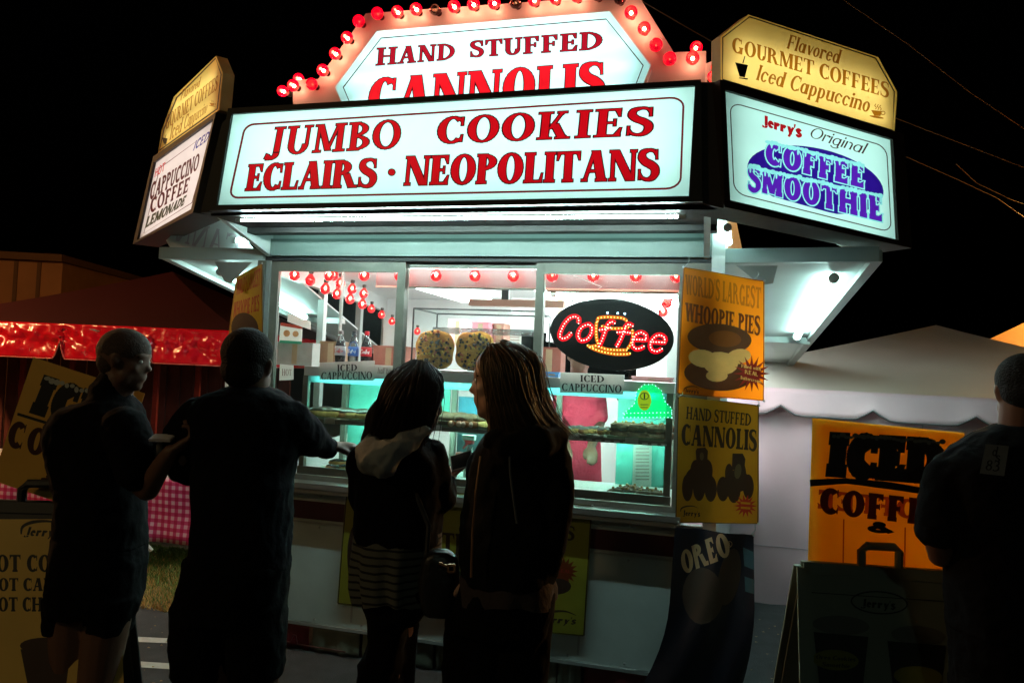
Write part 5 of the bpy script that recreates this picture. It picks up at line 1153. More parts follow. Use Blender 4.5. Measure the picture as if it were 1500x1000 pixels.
def street_lamp(x, y, z, s, col, lab, dx):
    t = thing('street_lamp', lab, 'street lamp', (x, y, 0)); MB().tube([(x, y, 0), (x, y, z*.9), (x+dx*.3, y, z), (x+dx, y, z+.1)], [.09, .06, .05, .04], 10).build('pole', M_brownframe, t)
    MB().ball((x+dx, y, z+.06), (.3, .16, .09), 12, 6).build('head', M_brownframe, t)
    MB().ball((x+dx, y, z-.0), (.2, .12, .10), 12, 6).build('lamp_glass', glow('lamp_glow_'+str(int(s)), col, s), t)
p = atD(1760, 330, 9.5)
street_lamp(p.x, p.y, 4.4, 1900, (1,.46,.10), 'sodium street lamp just beyond the right edge', -.6)
street_lamp(-9.6, 3.6, 4.2, 900, (1,.50,.20), 'sodium street lamp beyond the left edge', .6)
street_lamp(-5.5, -2.5, 4.4, 120, (1,.72,.34), 'added fill lamp on a pole behind the photographer at the left', .6)  # unseen warm fill added to brighten the left boards
street_lamp(2.5, -6, 5.0, 42, (.7,1,.78), 'added fill lamp on a pole behind the photographer at the right', -.6)  # unseen greenish fill added for the dim light on the fronts
# ------------------------------------------------------------------ people
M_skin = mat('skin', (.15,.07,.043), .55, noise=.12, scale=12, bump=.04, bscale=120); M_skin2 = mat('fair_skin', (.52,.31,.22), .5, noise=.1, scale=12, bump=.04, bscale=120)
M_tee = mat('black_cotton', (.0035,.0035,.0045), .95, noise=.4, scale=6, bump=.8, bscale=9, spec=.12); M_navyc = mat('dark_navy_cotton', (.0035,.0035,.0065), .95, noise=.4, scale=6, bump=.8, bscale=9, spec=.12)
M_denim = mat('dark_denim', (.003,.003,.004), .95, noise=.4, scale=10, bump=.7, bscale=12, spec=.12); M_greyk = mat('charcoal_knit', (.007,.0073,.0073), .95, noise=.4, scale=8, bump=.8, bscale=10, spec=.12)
M_hoodg = mat('grey_hood_lining', (.30,.32,.32), .9, noise=.3, scale=10, bump=.6, bscale=14)
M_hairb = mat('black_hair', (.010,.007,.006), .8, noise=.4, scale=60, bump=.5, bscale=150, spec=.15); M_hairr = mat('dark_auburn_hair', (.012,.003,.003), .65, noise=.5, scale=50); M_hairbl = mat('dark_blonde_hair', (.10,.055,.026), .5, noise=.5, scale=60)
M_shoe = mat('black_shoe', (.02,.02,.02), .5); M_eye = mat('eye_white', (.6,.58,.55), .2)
def head(mb, c, H, f, up=Vector((0,0,1)), female=False):
    """skull, face, ears; c is the middle between chin and crown, f where it looks"""
    f = Vector(f).normalized(); s = up.cross(f).normalized(); u = f.cross(s); ax = (f, s, u)
    def b(a, r): mb.ball(c+(f*a[0]+s*a[1]+u*a[2])*H, tuple(q*H for q in r), 16, 10, ax)
    b((-.05,0,.13), (.42,.325,.37)); b((.07,0,-.05), (.30,.28,.36)); b((.14,0,-.20), (.21,.22,.24)); b((.235,0,-.385), (.09,.115,.085)); b((.13,0,-.33), (.16,.19,.12))
    b((.27,0,.10), (.10,.22,.08)); b((.345,0,-.055), (.055,.045,.11)); b((.385,0,-.10), (.055,.055,.05)); b((.315,0,-.225), (.055,.105,.032)); b((.305,0,-.275), (.052,.095,.03))
    for k in (1, -1):
        b((-.02,k*.325,-.04), (.065,.025,.115)); b((-.03,k*.345,-.0), (.05,.03,.07)); b((.22,k*.17,-.10), (.09,.09,.09)); b((.1,k*.2,-.24), (.13,.09,.14))
    return f, s, u
def eyes(par, c, H, f, s, u):
    for k in (1, -1):
        MB().ball(c+(f*.283+s*k*.135+u*.01)*H, .048*H, 10, 6).build('eye', M_eye, par, True)
        MB().tube([c+(f*.30+s*k*.06+u*.085)*H, c+(f*.325+s*k*.13+u*.105)*H, c+(f*.27+s*k*.21+u*.08)*H], .012*H, 5).build('eyebrow', M_hairb, par)
def limb(mb, pts):     # (px, py, depth, radius m)
    P = [atD(a, b, d) for a, b, d, r in pts]; R = [p[3] for p in pts]
    Q = []; RR = []
    for i in range(len(P)-1):
        for k in range(4): Q.append(P[i].lerp(P[i+1], k/4)); RR.append(R[i]+(R[i+1]-R[i])*k/4)
    Q.append(P[-1]); RR.append(R[-1]); mb.tube(Q, RR, 14)
    for p, r in zip(P, R): mb.ball(p, r, 14, 8)
def hand(mb, c, d, palm, L=.18, curl=.3, spread=1, point=False):
    """c wrist, d direction of the fingers, palm = palm normal; five unequal fingers, thumb from the side"""
    d = Vector(d).normalized(); palm = Vector(palm); palm = (palm-d*palm.dot(d)).normalized(); s = d.cross(palm)
    ax = (d, s, palm); mb.ball(c+d*L*.26, (L*.30, L*.215, L*.10), 12, 8, ax); mb.ball(c+d*L*.36, (L*.2, L*.22, L*.085), 12, 8, ax)
    for i, (o, ln) in enumerate(((-.165, .40), (-.055, .45), (.055, .42), (.16, .33))):
        k = (.12 if i == 0 else 1.25) if point else curl*(1+.12*i)
        p = c+d*L*.50+s*o*L; P = [p-d*L*.12]; a = 0; dd = d+s*o*.25*spread
        P.append(p)
        for seg in (.45, .32, .25):
            a += k; P.append(P[-1]+(dd*math.cos(a)+palm*math.sin(a))*ln*L*seg)
        mb.tube(P, [.0105,.0100,.0092,.0086,.0072], 8)
        for q in P[1:]: mb.ball(q, .0088, 8, 5)
    P = [c+d*L*.12-s*L*.15, c+d*L*.28-s*L*.28+palm*L*.06, c+d*L*.44-s*L*.30+palm*L*.14, c+d*L*.55-s*L*.24+palm*L*.20]
    mb.tube(P, [.014,.0125,.0115,.009], 8)
    for q in P[1:]: mb.ball(q, .0105, 8, 5)
def legs(mb, hips, dz, r=(.085,.058,.045), foot=True, splay=0):
    """hips: list of (px, py, depth) hip points; straight down to the ground"""
    out = []
    for (x, y, d), (dx, dy) in zip(hips, dz):
        p = atD(x, y, d); a = Vector((p.x+dx, p.y+dy, .09)); k = p.lerp(a, .5)+FH*-.01
        mb.tube([p, p.lerp(k, .5), k, k.lerp(a, .3), a], [r[0], r[0]*.88, r[1], r[1]*1.02, r[2]], 14)
        for q, rr_ in ((p, r[0]), (k, r[1]), (a, r[2])): mb.ball(q, rr_, 12, 8)
        mb.ball(a+Vector((0,0,-.05)), (.05,.11,.04), 12, 6, (R0, FH, Vector((0,0,1)))); out.append(a)
    return out
def shoes(par, feet, f=FH):
    s = Vector((f.y, -f.x, 0))
    for a in feet: MB().ball(Vector((a.x, a.y, .045))+f*.06, (.145, .055, .045), 14, 8, (f, s, Vector((0,0,1)))).box((a.x-.03, a.y-.03, .004), (a.x+.03, a.y+.03, .03)).fused('shoe', M_shoe, par, .01, 3)
def person(label, px, d):
    p = atD(px, 900, d); return thing('person', label, 'person', (p.x, p.y, 0))
def phone(label, c, ax, w_, h_, scr=None):
    t = thing('phone', label, 'phone', c); a, b, n = ax; v = []
    for z in (-.004, .004):
        for i, j in ((-1,-1),(1,-1),(1,1),(-1,1)): v.append(c+a*(i*w_/2)+b*(j*h_/2)+n*z)
    MB().add(v, [(3,2,1,0),(4,5,6,7),(0,1,5,4),(1,2,6,5),(2,3,7,6),(3,0,4,7)]).build('body', mat('phone_shell', (.55,.5,.5), .3), t)
    v = [c+a*(i*w_*.45)+b*(j*h_*.44)+n*.0052 for i, j in ((-1,-1),(1,-1),(1,1),(-1,1))]; me_obj('screen', v, [(0,1,2,3)], scr or mat('black_glass', (.01,.01,.012), .08), t); return t

# --- man at the left, in profile, looking right, hands before him
d = 2.7; p1 = person('man with a shaved head in dark shirt and shorts, looking right', 145, d)
b = MB(); hc = atD(184, 527, d); f = (R0*.97+FH*.05+Vector((0,0,-.10))).normalized(); Hh = .225
fa, sa, ua = head(b, hc, Hh, f)
limb(b, [(172,560,d,.062),(158,595,d,.066),(150,620,d,.07)])
b.rows([(615,118,186,.10),(650,104,190,.10),(700,100,190,.10),(780,98,190,.11),(850,95,195,.11)], d)
limb(b, [(186,640,d-.12,.05),(206,706,d-.12,.042),(216,716,d-.13,.040),(240,676,d-.2,.030),(250,662,d-.22,.026)])     # near arm, bent up
limb(b, [(110,630,d+.12,.05),(150,700,d+.2,.04),(200,690,d+.2,.032),(236,664,d+.1,.026)])
hand(b, atD(247,664,d-.22), R0*.7+Vector((0,0,.55))+FH*.2, -R0*.4+Vector((0,0,.8)), .17, .6)
hand(b, atD(230,664,d+.08), R0*.9+Vector((0,0,.3))-FH*.3, Vector((0,0,1))-R0*.2, .17, .7)
ft = legs(b, [(112,860,d),(165,860,d-.02)], [(-.02,0),(-.03,-.06)], (.085,.06,.045))
b.fused('body', M_skin, p1, .007, 3); eyes(p1, hc, Hh, fa, sa, ua)
b = MB(); ub = ua; 
b.ball(hc+(fa*-.045+ua*.155)*Hh, (.415*Hh, .333*Hh, .352*Hh), 20, 12, (fa, sa, ua)); b.ball(hc+(fa*-.2+ua*-.04)*Hh, (.235*Hh, .27*Hh, .26*Hh), 16, 10, (fa, sa, ua)); b.fused('hair_stubble', mat('dark_stubble', (.06,.032,.022), .8, noise=.5, scale=120, bump=.3, bscale=200), p1, .008, 3)
b = MB(); b.rows([(578,146,188,.07),(590,118,200,.11),(603,92,206,.14),(622,76,206,.155),(650,74,206,.16),(690,82,206,.155),(730,93,206,.15),(770,88,208,.15),(800,84,210,.15)], d)
limb(b, [(182,628,d-.13,.078),(196,665,d-.14,.078),(203,688,d-.14,.074)]); limb(b, [(100,628,d+.1,.08),(118,690,d+.16,.075)])
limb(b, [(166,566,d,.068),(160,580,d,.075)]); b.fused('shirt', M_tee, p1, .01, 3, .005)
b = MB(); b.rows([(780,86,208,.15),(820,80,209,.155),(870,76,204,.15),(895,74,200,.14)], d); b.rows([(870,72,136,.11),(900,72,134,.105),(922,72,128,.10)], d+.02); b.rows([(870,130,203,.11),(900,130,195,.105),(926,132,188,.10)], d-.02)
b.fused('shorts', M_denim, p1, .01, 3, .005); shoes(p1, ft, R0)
phone('white phone held by the shaved-headed man', atD(238, 641, d-.2), (R0, (FH*.9+Vector((0,0,.3))).normalized(), (Vector((0,0,.9))-FH*.3).normalized()), .07, .045, mat('white_screen', (.7,.65,.65), .3))
tc_ = atD(232, 668, d-.12); t = thing('coin_purse', 'small dark pouch in the hands of the shaved-headed man', 'pouch', tc_); b = MB(); b.ball(tc_, (.045,.03,.055), 14, 8); b.ball(tc_+Vector((0,0,.03)), (.03,.02,.02)); b.fused('body', M_dark, t, .006, 3)

# --- man seen from behind, pointing at the case
d = 2.6; p2 = person('man in a dark long sleeve shirt seen from behind, pointing at the case', 345, d)
b = MB(); hc = atD(364, 532, d); Hh = .24; f = (FH*1+R0*.12).normalized(); fa, sa, ua = head(b, hc, Hh, f)
limb(b, [(366,545,d-.01,.062),(366,575,d,.064),(364,610,d,.075)])
b.rows([(600,310,412,.10),(700,305,405,.11),(800,300,400,.11),(880,295,400,.12)], d)
limb(b, [(428,622,d+.02,.048),(452,650,d+.12,.04),(486,654,d+.3,.030)])
hand(b, atD(484,654,d+.30), R0*.93+FH*.25+Vector((0,0,.02)), Vector((0,0,-1))+R0*-.15, .19, .3, point=True)
limb(b, [(300,620,d,.05),(268,668,d-.05,.042),(262,690,d+.05,.04),(300,690,d+.2,.03)])
hand(b, atD(296,690,d+.2), R0*.8+FH*.5, Vector((0,0,1)), .18, .5)
ft = legs(b, [(318,900,d),(380,900,d)], [(-.03,0),(.03,.0)]); b.fused('body', M_skin, p2, .007, 3)
b = MB(); b.ball(hc+(fa*-.06+ua*.15)*Hh, (.42*Hh,.35*Hh,.37*Hh), 20, 12, (fa, sa, ua)); b.ball(hc+(fa*-.17+ua*-.08)*Hh, (.29*Hh,.31*Hh,.29*Hh), 16, 10, (fa, sa, ua)); b.fused('hair', M_hairb, p2, .008, 3)
b = MB(); b.rows([(563,344,386,.065),(572,322,412,.10),(582,300,428,.13),(598,283,438,.15),(625,270,440,.16),(660,280,436,.16),(700,286,428,.16),(760,286,426,.16),(830,280,423,.16)], d)
limb(b, [(292,612,d,.075),(270,640,d-.02,.072),(266,662,d-.03,.066),(272,684,d+.02,.062),(300,694,d+.14,.05)])
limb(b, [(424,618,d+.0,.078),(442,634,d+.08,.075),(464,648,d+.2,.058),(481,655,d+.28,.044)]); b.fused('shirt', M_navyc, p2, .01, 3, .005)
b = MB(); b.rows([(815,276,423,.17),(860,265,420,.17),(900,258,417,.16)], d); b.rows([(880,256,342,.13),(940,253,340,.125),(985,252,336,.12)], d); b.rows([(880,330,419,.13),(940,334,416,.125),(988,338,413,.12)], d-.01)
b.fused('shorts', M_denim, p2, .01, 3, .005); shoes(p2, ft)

# --- dark haired woman with a phone
d = 2.35; p3 = person('dark haired woman in hooded jacket and striped tunic looking at her phone', 585, d)
b = MB(); hc = atD(612, 586, d); Hh = .225; f = (FH*.75+R0*.62+Vector((0,0,-.12))).normalized(); fa, sa, ua = head(b, hc, Hh, f, female=True)
limb(b, [(604,605,d,.05),(596,640,d,.055),(588,670,d,.065)])
b.rows([(650,545,628,.09),(720,545,636,.1),(800,540,630,.11),(860,545,630,.11)], d)
limb(b, [(628,668,d+.02,.044),(646,728,d+.02,.034),(651,712,d+.12,.030),(660,692,d+.2,.023)])
hand(b, atD(657,697,d+.17), Vector((0,0,.55))+R0*.75+FH*.1, -R0*.3+Vector((0,0,.7)), .125, .75)
ft = legs(b, [(568,900,d),(584,900,d+.05)], [(-.01,.0),(.0,.05)], (.06,.042,.036)); b.fused('body', M_skin2, p3, .007, 3); eyes(p3, hc, Hh, fa, sa, ua)
def hair(par, m, cap, strands, r=.0035, name='hair', seed=1, hi=None, fly=1):
    hh = MB()
    def outof(p, cs):
        for c_, r_, ax in cs:
            q = p-c_; l = math.sqrt(sum((q.dot(ax[k])/r_[k])**2 for k in range(3)))
            if l < 1.02: p = c_+q*(1.02/max(l, .2))
        return p
    """a cap plus many fine strands; strands: guide curves as lists of points, blended"""
    rn = random.Random(seed); b = MB()
    for c_, r_, ax in cap: b.ball(c_, r_, 18, 12, ax)
    g = b.fused(name, m, par, .008, 3); s_ = MB(); G = len(strands)
    for i in range(1100):
        u = rn.random()*(G-1); k = int(u); w_ = u-k; P = []
        off = Vector((rn.gauss(0, 1), rn.gauss(0, 1), rn.gauss(0, .6)))*.006*(3.2 if i % 9 == 0 else 1)
        A_, B_2 = strands[k], strands[min(k+1, G-1)]; n = len(A_); cut = 1-.16*rn.random()**2
        for j in range(n): P.append(outof(A_[j].lerp(B_2[j], w_), cap[:2])+off*(.3+.9*j/n)+Vector((rn.gauss(0,1), rn.gauss(0,1), 0))*.0012*j)
        L_ = P[-1]; P[-1] = P[-2].lerp(L_, cut)
        Q = [];
        for j in range(n-1):
            p0, p_1, p_2, p_3 = P[max(j-1,0)], P[j], P[j+1], P[min(j+2,n-1)]
            for h_ in range(3):
                t_ = h_/3; Q.append(.5*(2*p_1+(p_2-p0)*t_+(2*p0-5*p_1+4*p_2-p_3)*t_*t_+(3*p_1-p0-3*p_2+p_3)*t_**3))
        Q.append(P[-1]); rr_ = [r*(1-.6*j/len(Q)) for j in range(len(Q))]; (hh if hi and i % 6 == 0 else s_).tube(Q, rr_, 4, False)
    if hi: tag(hh.build('hair_highlights', hi, par, True), kind='stuff')
    return tag(s_.build('hair_strands', m, par, True), kind='stuff')
top = hc+(fa*-.06+ua*.15)*Hh
cap = [(top, (.43*Hh,.365*Hh,.38*Hh), (fa, sa, ua)), (hc+(fa*-.22-ua*.1)*Hh, (.30*Hh,.34*Hh,.38*Hh), (fa, sa, ua)), (atD(580,622,d-.02), (.10,.06,.10), (R0,FH,Vector((0,0,1)))), (atD(568,645,d-.03), (.085,.045,.07), (R0,FH,Vector((0,0,1))))]
def gp(l): return [atD(x, y, dd) for x, y, dd in l]
hair(p3, M_hairr, cap, [gp([(604,530,d+.03),(570,552,d-.03),(556,592,d-.04),(544,636,d-.02),(530,662,d-.02)]), gp([(606,529,d-.02),(574,556,d-.08),(560,596,d-.07),(548,638,d-.05),(534,664,d-.04)]), gp([(612,529,d-.02),(584,560,d-.12),(560,598,d-.08),(548,640,d-.05),(534,665,d-.04)]), gp([(615,529,d-.05),(595,565,d-.13),(578,610,d-.11),(565,645,d-.08),(560,668,d-.07)]), gp([(618,530,d-.06),(612,565,d-.14),(604,610,d-.12),(598,640,d-.1),(600,664,d-.09)]), gp([(622,530,d-.04),(634,560,d-.11),(632,590,d-.10),(622,620,d-.09),(618,650,d-.08)]), gp([(624,530,d+.02),(645,548,d-.02),(645,570,d-.04),(640,588,d-.06),(630,615,d-.07)])], r=.0018, seed=2)
b = MB(); b.rows([(634,560,622,.08),(645,543,630,.12),(662,528,644,.135),(700,524,650,.14),(740,522,648,.14),(775,518,648,.145),(792,520,646,.14)], d)
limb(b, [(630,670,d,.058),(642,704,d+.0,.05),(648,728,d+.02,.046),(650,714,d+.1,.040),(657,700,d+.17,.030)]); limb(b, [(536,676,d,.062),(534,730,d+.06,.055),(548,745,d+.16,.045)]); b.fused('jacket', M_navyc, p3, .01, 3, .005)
b = MB(); P = [atD(x, y, dd) for x, y, dd in ((536,640,d-.08),(545,668,d-.13),(568,668,d-.15),(600,646,d-.14),(622,632,d-.10),(636,630,d-.03))]; b.tube(P, [.022,.034,.04,.034,.026,.016], 12)
b.tube([atD(540,650,d-.10), atD(545,675,d-.15), atD(566,690,d-.15)], [.04,.05,.03], 12); b.tube([atD(580,650,d-.15), atD(560,680,d-.16), atD(556,700,d-.15)], [.045,.045,.02], 12); b.fused('hood', M_hoodg, p3, .009, 3, .008)
M_str = bpy.data.materials.new('striped_knit'); M_str.use_nodes = True; t_ = M_str.node_tree; N = t_.nodes; Lk = t_.links; bs = N['Principled BSDF']; bs.inputs['Roughness'].default_value = .9
tcn = N.new('ShaderNodeTexCoord'); wv = N.new('ShaderNodeTexWave'); wv.bands_direction = 'Z'; wv.inputs['Scale'].default_value = 14; wv.inputs['Distortion'].default_value = 1.2; wv.inputs['Detail'].default_value = 2; Lk.new(tcn.outputs['Object'], wv.inputs[0])
cr = N.new('ShaderNodeValToRGB'); cr.color_ramp.elements[0].position = .12; cr.color_ramp.elements[0].color = (.01,.01,.01,1); cr.color_ramp.elements[1].position = .3; cr.color_ramp.elements[1].color = (.13,.125,.10,1); Lk.new(wv.outputs[0], cr.inputs[0]); Lk.new(cr.outputs[0], bs.inputs['Base Color'])
def skirtmesh(name, rows_, d, m, par, folds=9, amp=.012):
    vs = []; fs = []; n = 72
    for r_ in rows_:
        y, xl, xr, bb = r_; c_ = atD((xl+xr)/2, y, d); a = (xr-xl)/2*d/FL; v = (y-rows_[0][0])/(rows_[-1][0]-rows_[0][0])
        for k in range(n):
            t = 2*math.pi*k/n; w_ = amp*v*(math.sin(folds*t+1)+.6*math.sin(folds*1.7*t+2)); vs.append(c_+R0*((a+w_)*math.cos(t))+FH*((bb+w_)*math.sin(t))+Vector((0,0,.012*v*math.sin(3*t))))
    for i in range(len(rows_)-1):
        for k in range(n): fs.append((i*n+k, (i+1)*n+k, (i+1)*n+(k+1) % n, i*n+(k+1) % n))
    return me_obj(name, vs, fs, m, par, True)
skirtmesh('tunic', [(775,520,648,.135),(800,516,645,.14),(825,514,642,.145),(850,515,640,.148),(872,522,636,.148)], d, M_str, p3)
b = MB(); b.rows([(850,528,645,.13),(880,532,636,.125),(905,540,616,.11)], d); b.rows([(885,536,600,.085),(935,545,600,.08),(975,524,585,.075),(1090,528,575,.06),(1190,532,570,.05),(1270,534,572,.05)], d-.02); legs(b, [(568,900,d),(584,900,d+.05)], [(-.01,.0),(.0,.05)], (.066,.056,.05))
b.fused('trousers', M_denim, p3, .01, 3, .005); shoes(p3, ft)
phone('phone with a pink edge held up by the dark haired woman', atD(676, 675, d+.15), ((R0*.92+Vector((0,0,.3))).normalized(), (FH*.45+Vector((0,0,.8))-R0*.2).normalized(), (-FH*.85+Vector((0,0,.5))).normalized()), .075, .055, mat('dim_screen', (.02,.03,.04), .1))
cb = atD(645, 850, d-.16); t = thing('handbag', 'black handbag with a square gold buckle at the dark haired woman hip', 'handbag', (cb.x, cb.y, cb.z-.1))
b = MB(); b.rows([(805,632,658,.03),(815,620,670,.04),(850,612,676,.05),(885,616,674,.05),(900,622,668,.045)], d-.16, p=3.2); b.fused('body', mat('black_leather', (.012,.012,.013), .35, bump=.2), t, .008, 3)
MB().tube([atD(625,815,d-.16), atD(628,770,d-.14), atD(600,700,d-.1), atD(560,660,d-.1)], .008, 6).build('strap', M_dark, t)
q = atD(661, 832, d-.24); b = MB()
for a_, b_ in (((-1,-1),(1,-1)),((1,-1),(1,1)),((1,1),(-1,1)),((-1,1),(-1,-1))): b.bar(q+R0*(a_[0]*.009)+Vector((0,0,a_[1]*.009)), q+R0*(b_[0]*.009)+Vector((0,0,b_[1]*.009)), .006, .006, FH)
b.build('buckle', mat('gold_metal', (.8,.5,.25), .2, 1), t); MB().bar(atD(643,824,d-.235), atD(655,829,d-.235), .004, .006).build('chain', mat('gold_metal', (.8,.5,.25)), t)

# --- blonde woman in profile, looking left
d = 2.08; p4 = person('blonde long haired woman in a dark zip hoodie, in profile facing left', 740, d)
b = MB(); hc = atD(735, 560, d); Hh = .215; f = (-R0*.98+FH*.14+Vector((0,0,-.03))).normalized(); fa, sa, ua = head(b, hc, Hh, f, female=True)
limb(b, [(738,595,d,.05),(742,630,d,.052),(748,660,d,.062)])
b.rows([(640,712,790,.09),(700,700,800,.11),(760,700,795,.11),(850,700,795,.12),(880,700,795,.12)], d)
limb(b, [(806,690,d-.02,.045),(808,760,d-.04,.038),(798,830,d-.02,.030),(790,860,d+.0,.025)]); hand(b, atD(790,858,d), Vector((0,0,-1))-R0*.2, -R0*.3-FH, .16, .4)
limb(b, [(716,690,d+.12,.045),(700,760,d+.16,.038),(690,830,d+.12,.03)]); hand(b, atD(690,828,d+.12), Vector((0,0,-1))-R0*.2, -R0*.3, .16, .4)
ft = legs(b, [(712,880,d),(770,880,d)], [(-.02,.02),(.0,.0)], (.062,.045,.036)); b.fused('body', M_skin2, p4, .007, 3); eyes(p4, hc, Hh, fa, sa, ua)
top = hc+(fa*-.07+ua*.16)*Hh
cap = [(top, (.42*Hh,.36*Hh,.375*Hh), (fa, sa, ua)), (hc+(fa*-.26-ua*.05)*Hh, (.26*Hh,.33*Hh,.38*Hh), (fa, sa, ua)), (atD(766,590,d), (.055,.07,.08), (R0,FH,Vector((0,0,1)))), (atD(778,622,d), (.06,.06,.05), (R0,FH,Vector((0,0,1)))), (hc+(fa*-.05-sa*0+ua*-.1)*Hh, (.2*Hh,.34*Hh,.25*Hh), (fa,sa,ua))]
hair(p4, M_hairbl, cap, [gp([(722,505,d-.02),(710,522,d-.07),(714,548,d-.10),(722,590,d-.10),(726,640,d-.09)]), gp([(722,505,d-.03),(712,528,d-.09),(716,570,d-.10),(724,610,d-.09),(728,650,d-.08)]), gp([(716,507,d-.05),(722,535,d-.11),(730,575,d-.12),(740,615,d-.11),(752,652,d-.09)]), gp([(724,505,d-.05),(742,535,d-.12),(750,575,d-.13),(762,612,d-.12),(780,646,d-.09)]), gp([(732,504,d-.04),(762,530,d-.10),(770,570,d-.11),(782,606,d-.10),(806,636,d-.07)]), gp([(738,504,d),(776,528,d-.04),(783,565,d-.05),(796,604,d-.05),(830,636,d-.03)]), gp([(738,504,d+.04),(780,522,d-.01),(792,562,d-.02),(806,600,d-.02),(832,636,d-.01)]), gp([(736,503,d+.05),(778,518,d+.05),(794,560,d+.05),(804,598,d+.04),(828,634,d+.03)])], r=.0016, seed=5, hi=mat('light_blonde_hair', (.24,.145,.07), .4))
b = MB(); b.rows([(628,722,788,.08),(640,708,806,.11),(655,700,820,.13),(680,690,826,.14),(720,682,822,.14),(770,676,818,.145),(820,674,814,.15),(848,672,812,.15)], d)
limb(b, [(806,678,d-.04,.06),(812,730,d-.07,.054),(808,780,d-.07,.048),(798,835,d-.03,.036)]); limb(b, [(712,680,d+.12,.058),(698,760,d+.17,.05),(690,820,d+.12,.036)])
b.tube([atD(716,640,d-.11), atD(745,655,d-.14), atD(785,648,d-.14), atD(812,640,d-.06), atD(800,628,d+.06)], [.03,.042,.048,.04,.03], 12); b.fused('hoodie', M_greyk, p4, .01, 3, .005)
MB().tube([atD(704,668,d-.145), atD(697,720,d-.16), atD(692,780,d-.165), atD(690,845,d-.165)], .0035, 6).build('zip', mat('brass_zip', (.5,.3,.18), .3, .8), p4)
MB().tube([atD(746,650,d-.17), atD(747,690,d-.165), atD(752,730,d-.165), atD(757,766,d-.165)], .0035, 6).build('drawstring', mat('grey_cord', (.12,.12,.12), .8), p4)
skirtmesh('undershirt', [(840,674,812,.145),(856,672,815,.15),(872,676,813,.15)], d, mat('mauve_cotton', (.05,.034,.03), .9, noise=.2, bump=.3), p4, 7, .006)
b = MB(); b.rows([(855,672,814,.14),(890,664,812,.135),(920,656,806,.125)], d); b.rows([(905,652,735,.10),(960,649,728,.095),(1020,646,715,.09),(1120,650,706,.07),(1230,652,700,.06),(1360,654,700,.06)], d+.03); b.rows([(905,722,806,.10),(960,722,790,.095),(1020,722,782,.09),(1120,722,776,.07),(1230,724,772,.06),(1370,724,772,.06)], d); legs(b, [(712,880,d),(770,880,d)], [(-.02,.02),(.0,.0)], (.08,.062,.052))
b.fused('trousers', M_denim, p4, .01, 3, .005); shoes(p4, ft, -R0)

# --- man at the right edge, from behind
d = 2.42; p5 = person('man in a black T-shirt with a printed back patch, cut by the right edge', 1470, d)
b = MB(); hc = atD(1500, 572, d); Hh = .235; f = (FH*.8+R0*.25).normalized(); fa, sa, ua = head(b, hc, Hh, f)
limb(b, [(1498,590,d-.01,.064),(1496,622,d,.066),(1500,660,d,.08)])
b.rows([(655,1425,1560,.11),(750,1400,1570,.12),(850,1405,1565,.12),(950,1410,1565,.12)], d)
limb(b, [(1398,700,d,.052),(1375,790,d,.044),(1378,812,d+.03,.04),(1420,800,d+.2,.03)]); hand(b, atD(1418,800,d+.2), R0*.8+FH*.5, Vector((0,0,1)), .18, .5)
limb(b, [(1590,700,d,.052),(1620,790,d,.044),(1600,830,d+.1,.035)]); hand(b, atD(1600,830,d+.1), FH*.8-R0*.3, Vector((0,0,1)), .18, .5)
ft = legs(b, [(1445,960,d),(1530,960,d)], [(-.02,0),(.02,.0)]); b.fused('body', M_skin, p5, .007, 3)
b = MB(); b.ball(hc+(fa*-.05+ua*.15)*Hh, (.43*Hh,.36*Hh,.37*Hh), 20, 12, (fa, sa, ua)); b.ball(hc+(fa*-.15-ua*.02)*Hh, (.33*Hh,.33*Hh,.26*Hh), 16, 10, (fa, sa, ua)); b.fused('hair', M_hairb, p5, .008, 3)
b = MB(); b.rows([(622,1462,1535,.08),(636,1436,1562,.11),(652,1410,1590,.14),(675,1378,1615,.155),(720,1372,1620,.165),(790,1386,1610,.165),(860,1392,1600,.165),(930,1396,1598,.165)], d)
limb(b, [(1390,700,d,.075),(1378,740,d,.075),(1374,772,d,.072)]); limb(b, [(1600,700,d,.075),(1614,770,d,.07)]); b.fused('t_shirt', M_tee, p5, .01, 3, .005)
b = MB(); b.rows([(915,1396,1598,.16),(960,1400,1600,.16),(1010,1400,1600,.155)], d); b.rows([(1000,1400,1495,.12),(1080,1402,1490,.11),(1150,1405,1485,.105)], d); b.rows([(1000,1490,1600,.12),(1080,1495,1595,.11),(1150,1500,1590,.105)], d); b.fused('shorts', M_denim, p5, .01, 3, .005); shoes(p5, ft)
pl = PD(d-.178, 4)
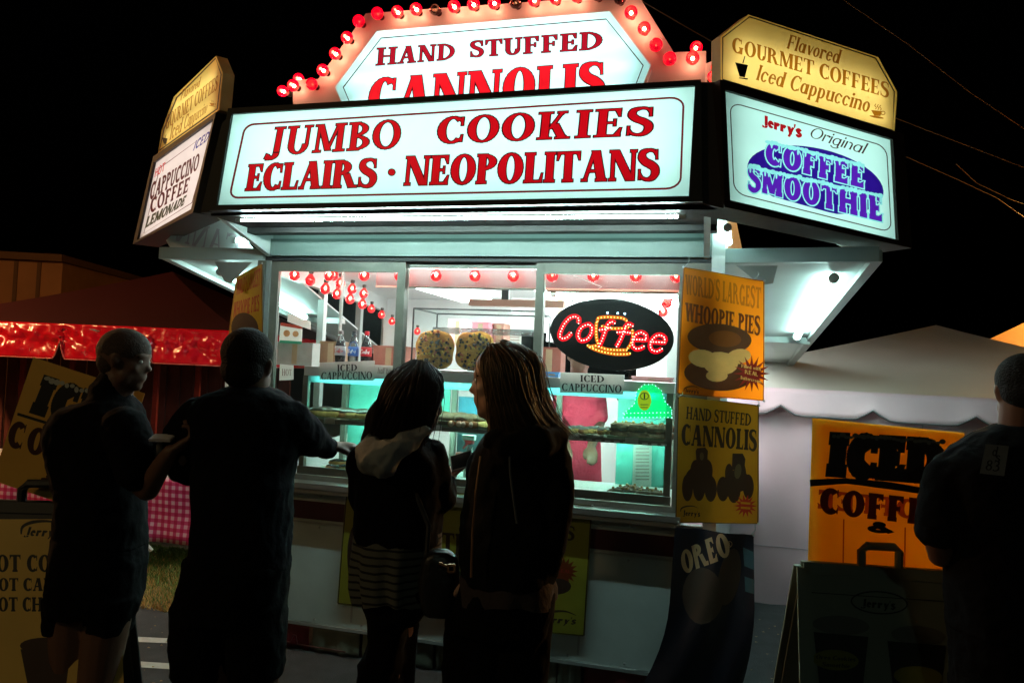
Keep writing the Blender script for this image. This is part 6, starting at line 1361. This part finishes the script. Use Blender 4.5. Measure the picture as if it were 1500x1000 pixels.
printed(p5, lambda x, y: pl.at(x, y), [('back_patch', [[(1444,650),(1478,653),(1471,697),(1435,693)]], mat('grey_patch', (.20,.20,.21), .7)), ('lettering', text('d', [(1455,653),(1463,654),(1460,668),(1453,667)], t=.14, h=.1, sf=0)+text('s', [(1459,662),(1467,663),(1465,676),(1457,675)], t=.14, h=.1, sf=0)+text('83', [(1446,673),(1466,675),(1463,690),(1443,688)], t=.16, h=.1, sf=0, gap=.06), M_ink)])
# --- seller inside, seen through the case
d = 5.0; p6 = person('seller in a red shirt inside the trailer behind the case', 840, d)
b = MB(); hc = atD(848, 522, d); f = (-FH+R0*.3).normalized(); fa, sa, ua = head(b, hc, .225, f); limb(b, [(848,530,d,.055),(848,555,d,.06)]); limb(b, [(826,575,d,.045),(818,620,d-.05,.038),(830,655,d-.25,.03)]); limb(b, [(872,575,d,.045),(878,620,d-.05,.038),(866,655,d-.25,.03)])
hand(b, atD(830,655,d-.25), -FH+Vector((0,0,-.4)), Vector((0,0,-1)), .17, .4); hand(b, atD(866,655,d-.25), -FH+Vector((0,0,-.4)), Vector((0,0,-1)), .17, .4); b.rows([(560,832,866,.09),(640,830,866,.1),(700,828,868,.11)], d)
for x in (838, 860):
    p = atD(x, 700, d); a = Vector((p.x, p.y, .42)); b.tube([p, p.lerp(a, .5), a], [.08,.055,.045], 12); b.ball(a-Vector((0,0,.03)), (.045,.11,.04))
b.fused('body', M_skin, p6, .01, 3); eyes(p6, hc, .225, fa, sa, ua)
b = MB(); b.rows([(549,834,864,.08),(560,818,880,.1),(580,812,886,.12),(640,818,880,.12),(720,816,882,.13)], d); limb(b, [(824,572,d,.06),(818,610,d-.04,.055)]); limb(b, [(874,572,d,.06),(879,610,d-.04,.055)]); b.fused('shirt', mat('red_shirt', (.85,.04,.10), .8, noise=.1, bump=.3), p6, .012, 3)
b = MB(); b.rows([(715,816,882,.13),(760,818,880,.12),(830,820,878,.1),(860,822,876,.1)], d); b.fused('trousers', M_denim, p6, .012, 3)
b = MB(); b.ball(hc+(fa*-.1+ua*.18)*.225, (.1,.08,.085), 14, 8, (fa,sa,ua)); b.fused('hair', M_hairb, p6, .01, 3)
p6.location.z = .35
# ------------------------------------------------------------------ children were built in world coordinates: keep them there
for o in list(COL.objects):
    if o.parent and o.parent.type == 'EMPTY' and o not in LOCAL:
        o.matrix_parent_inverse = Matrix.Translation(o.parent.location).inverted()
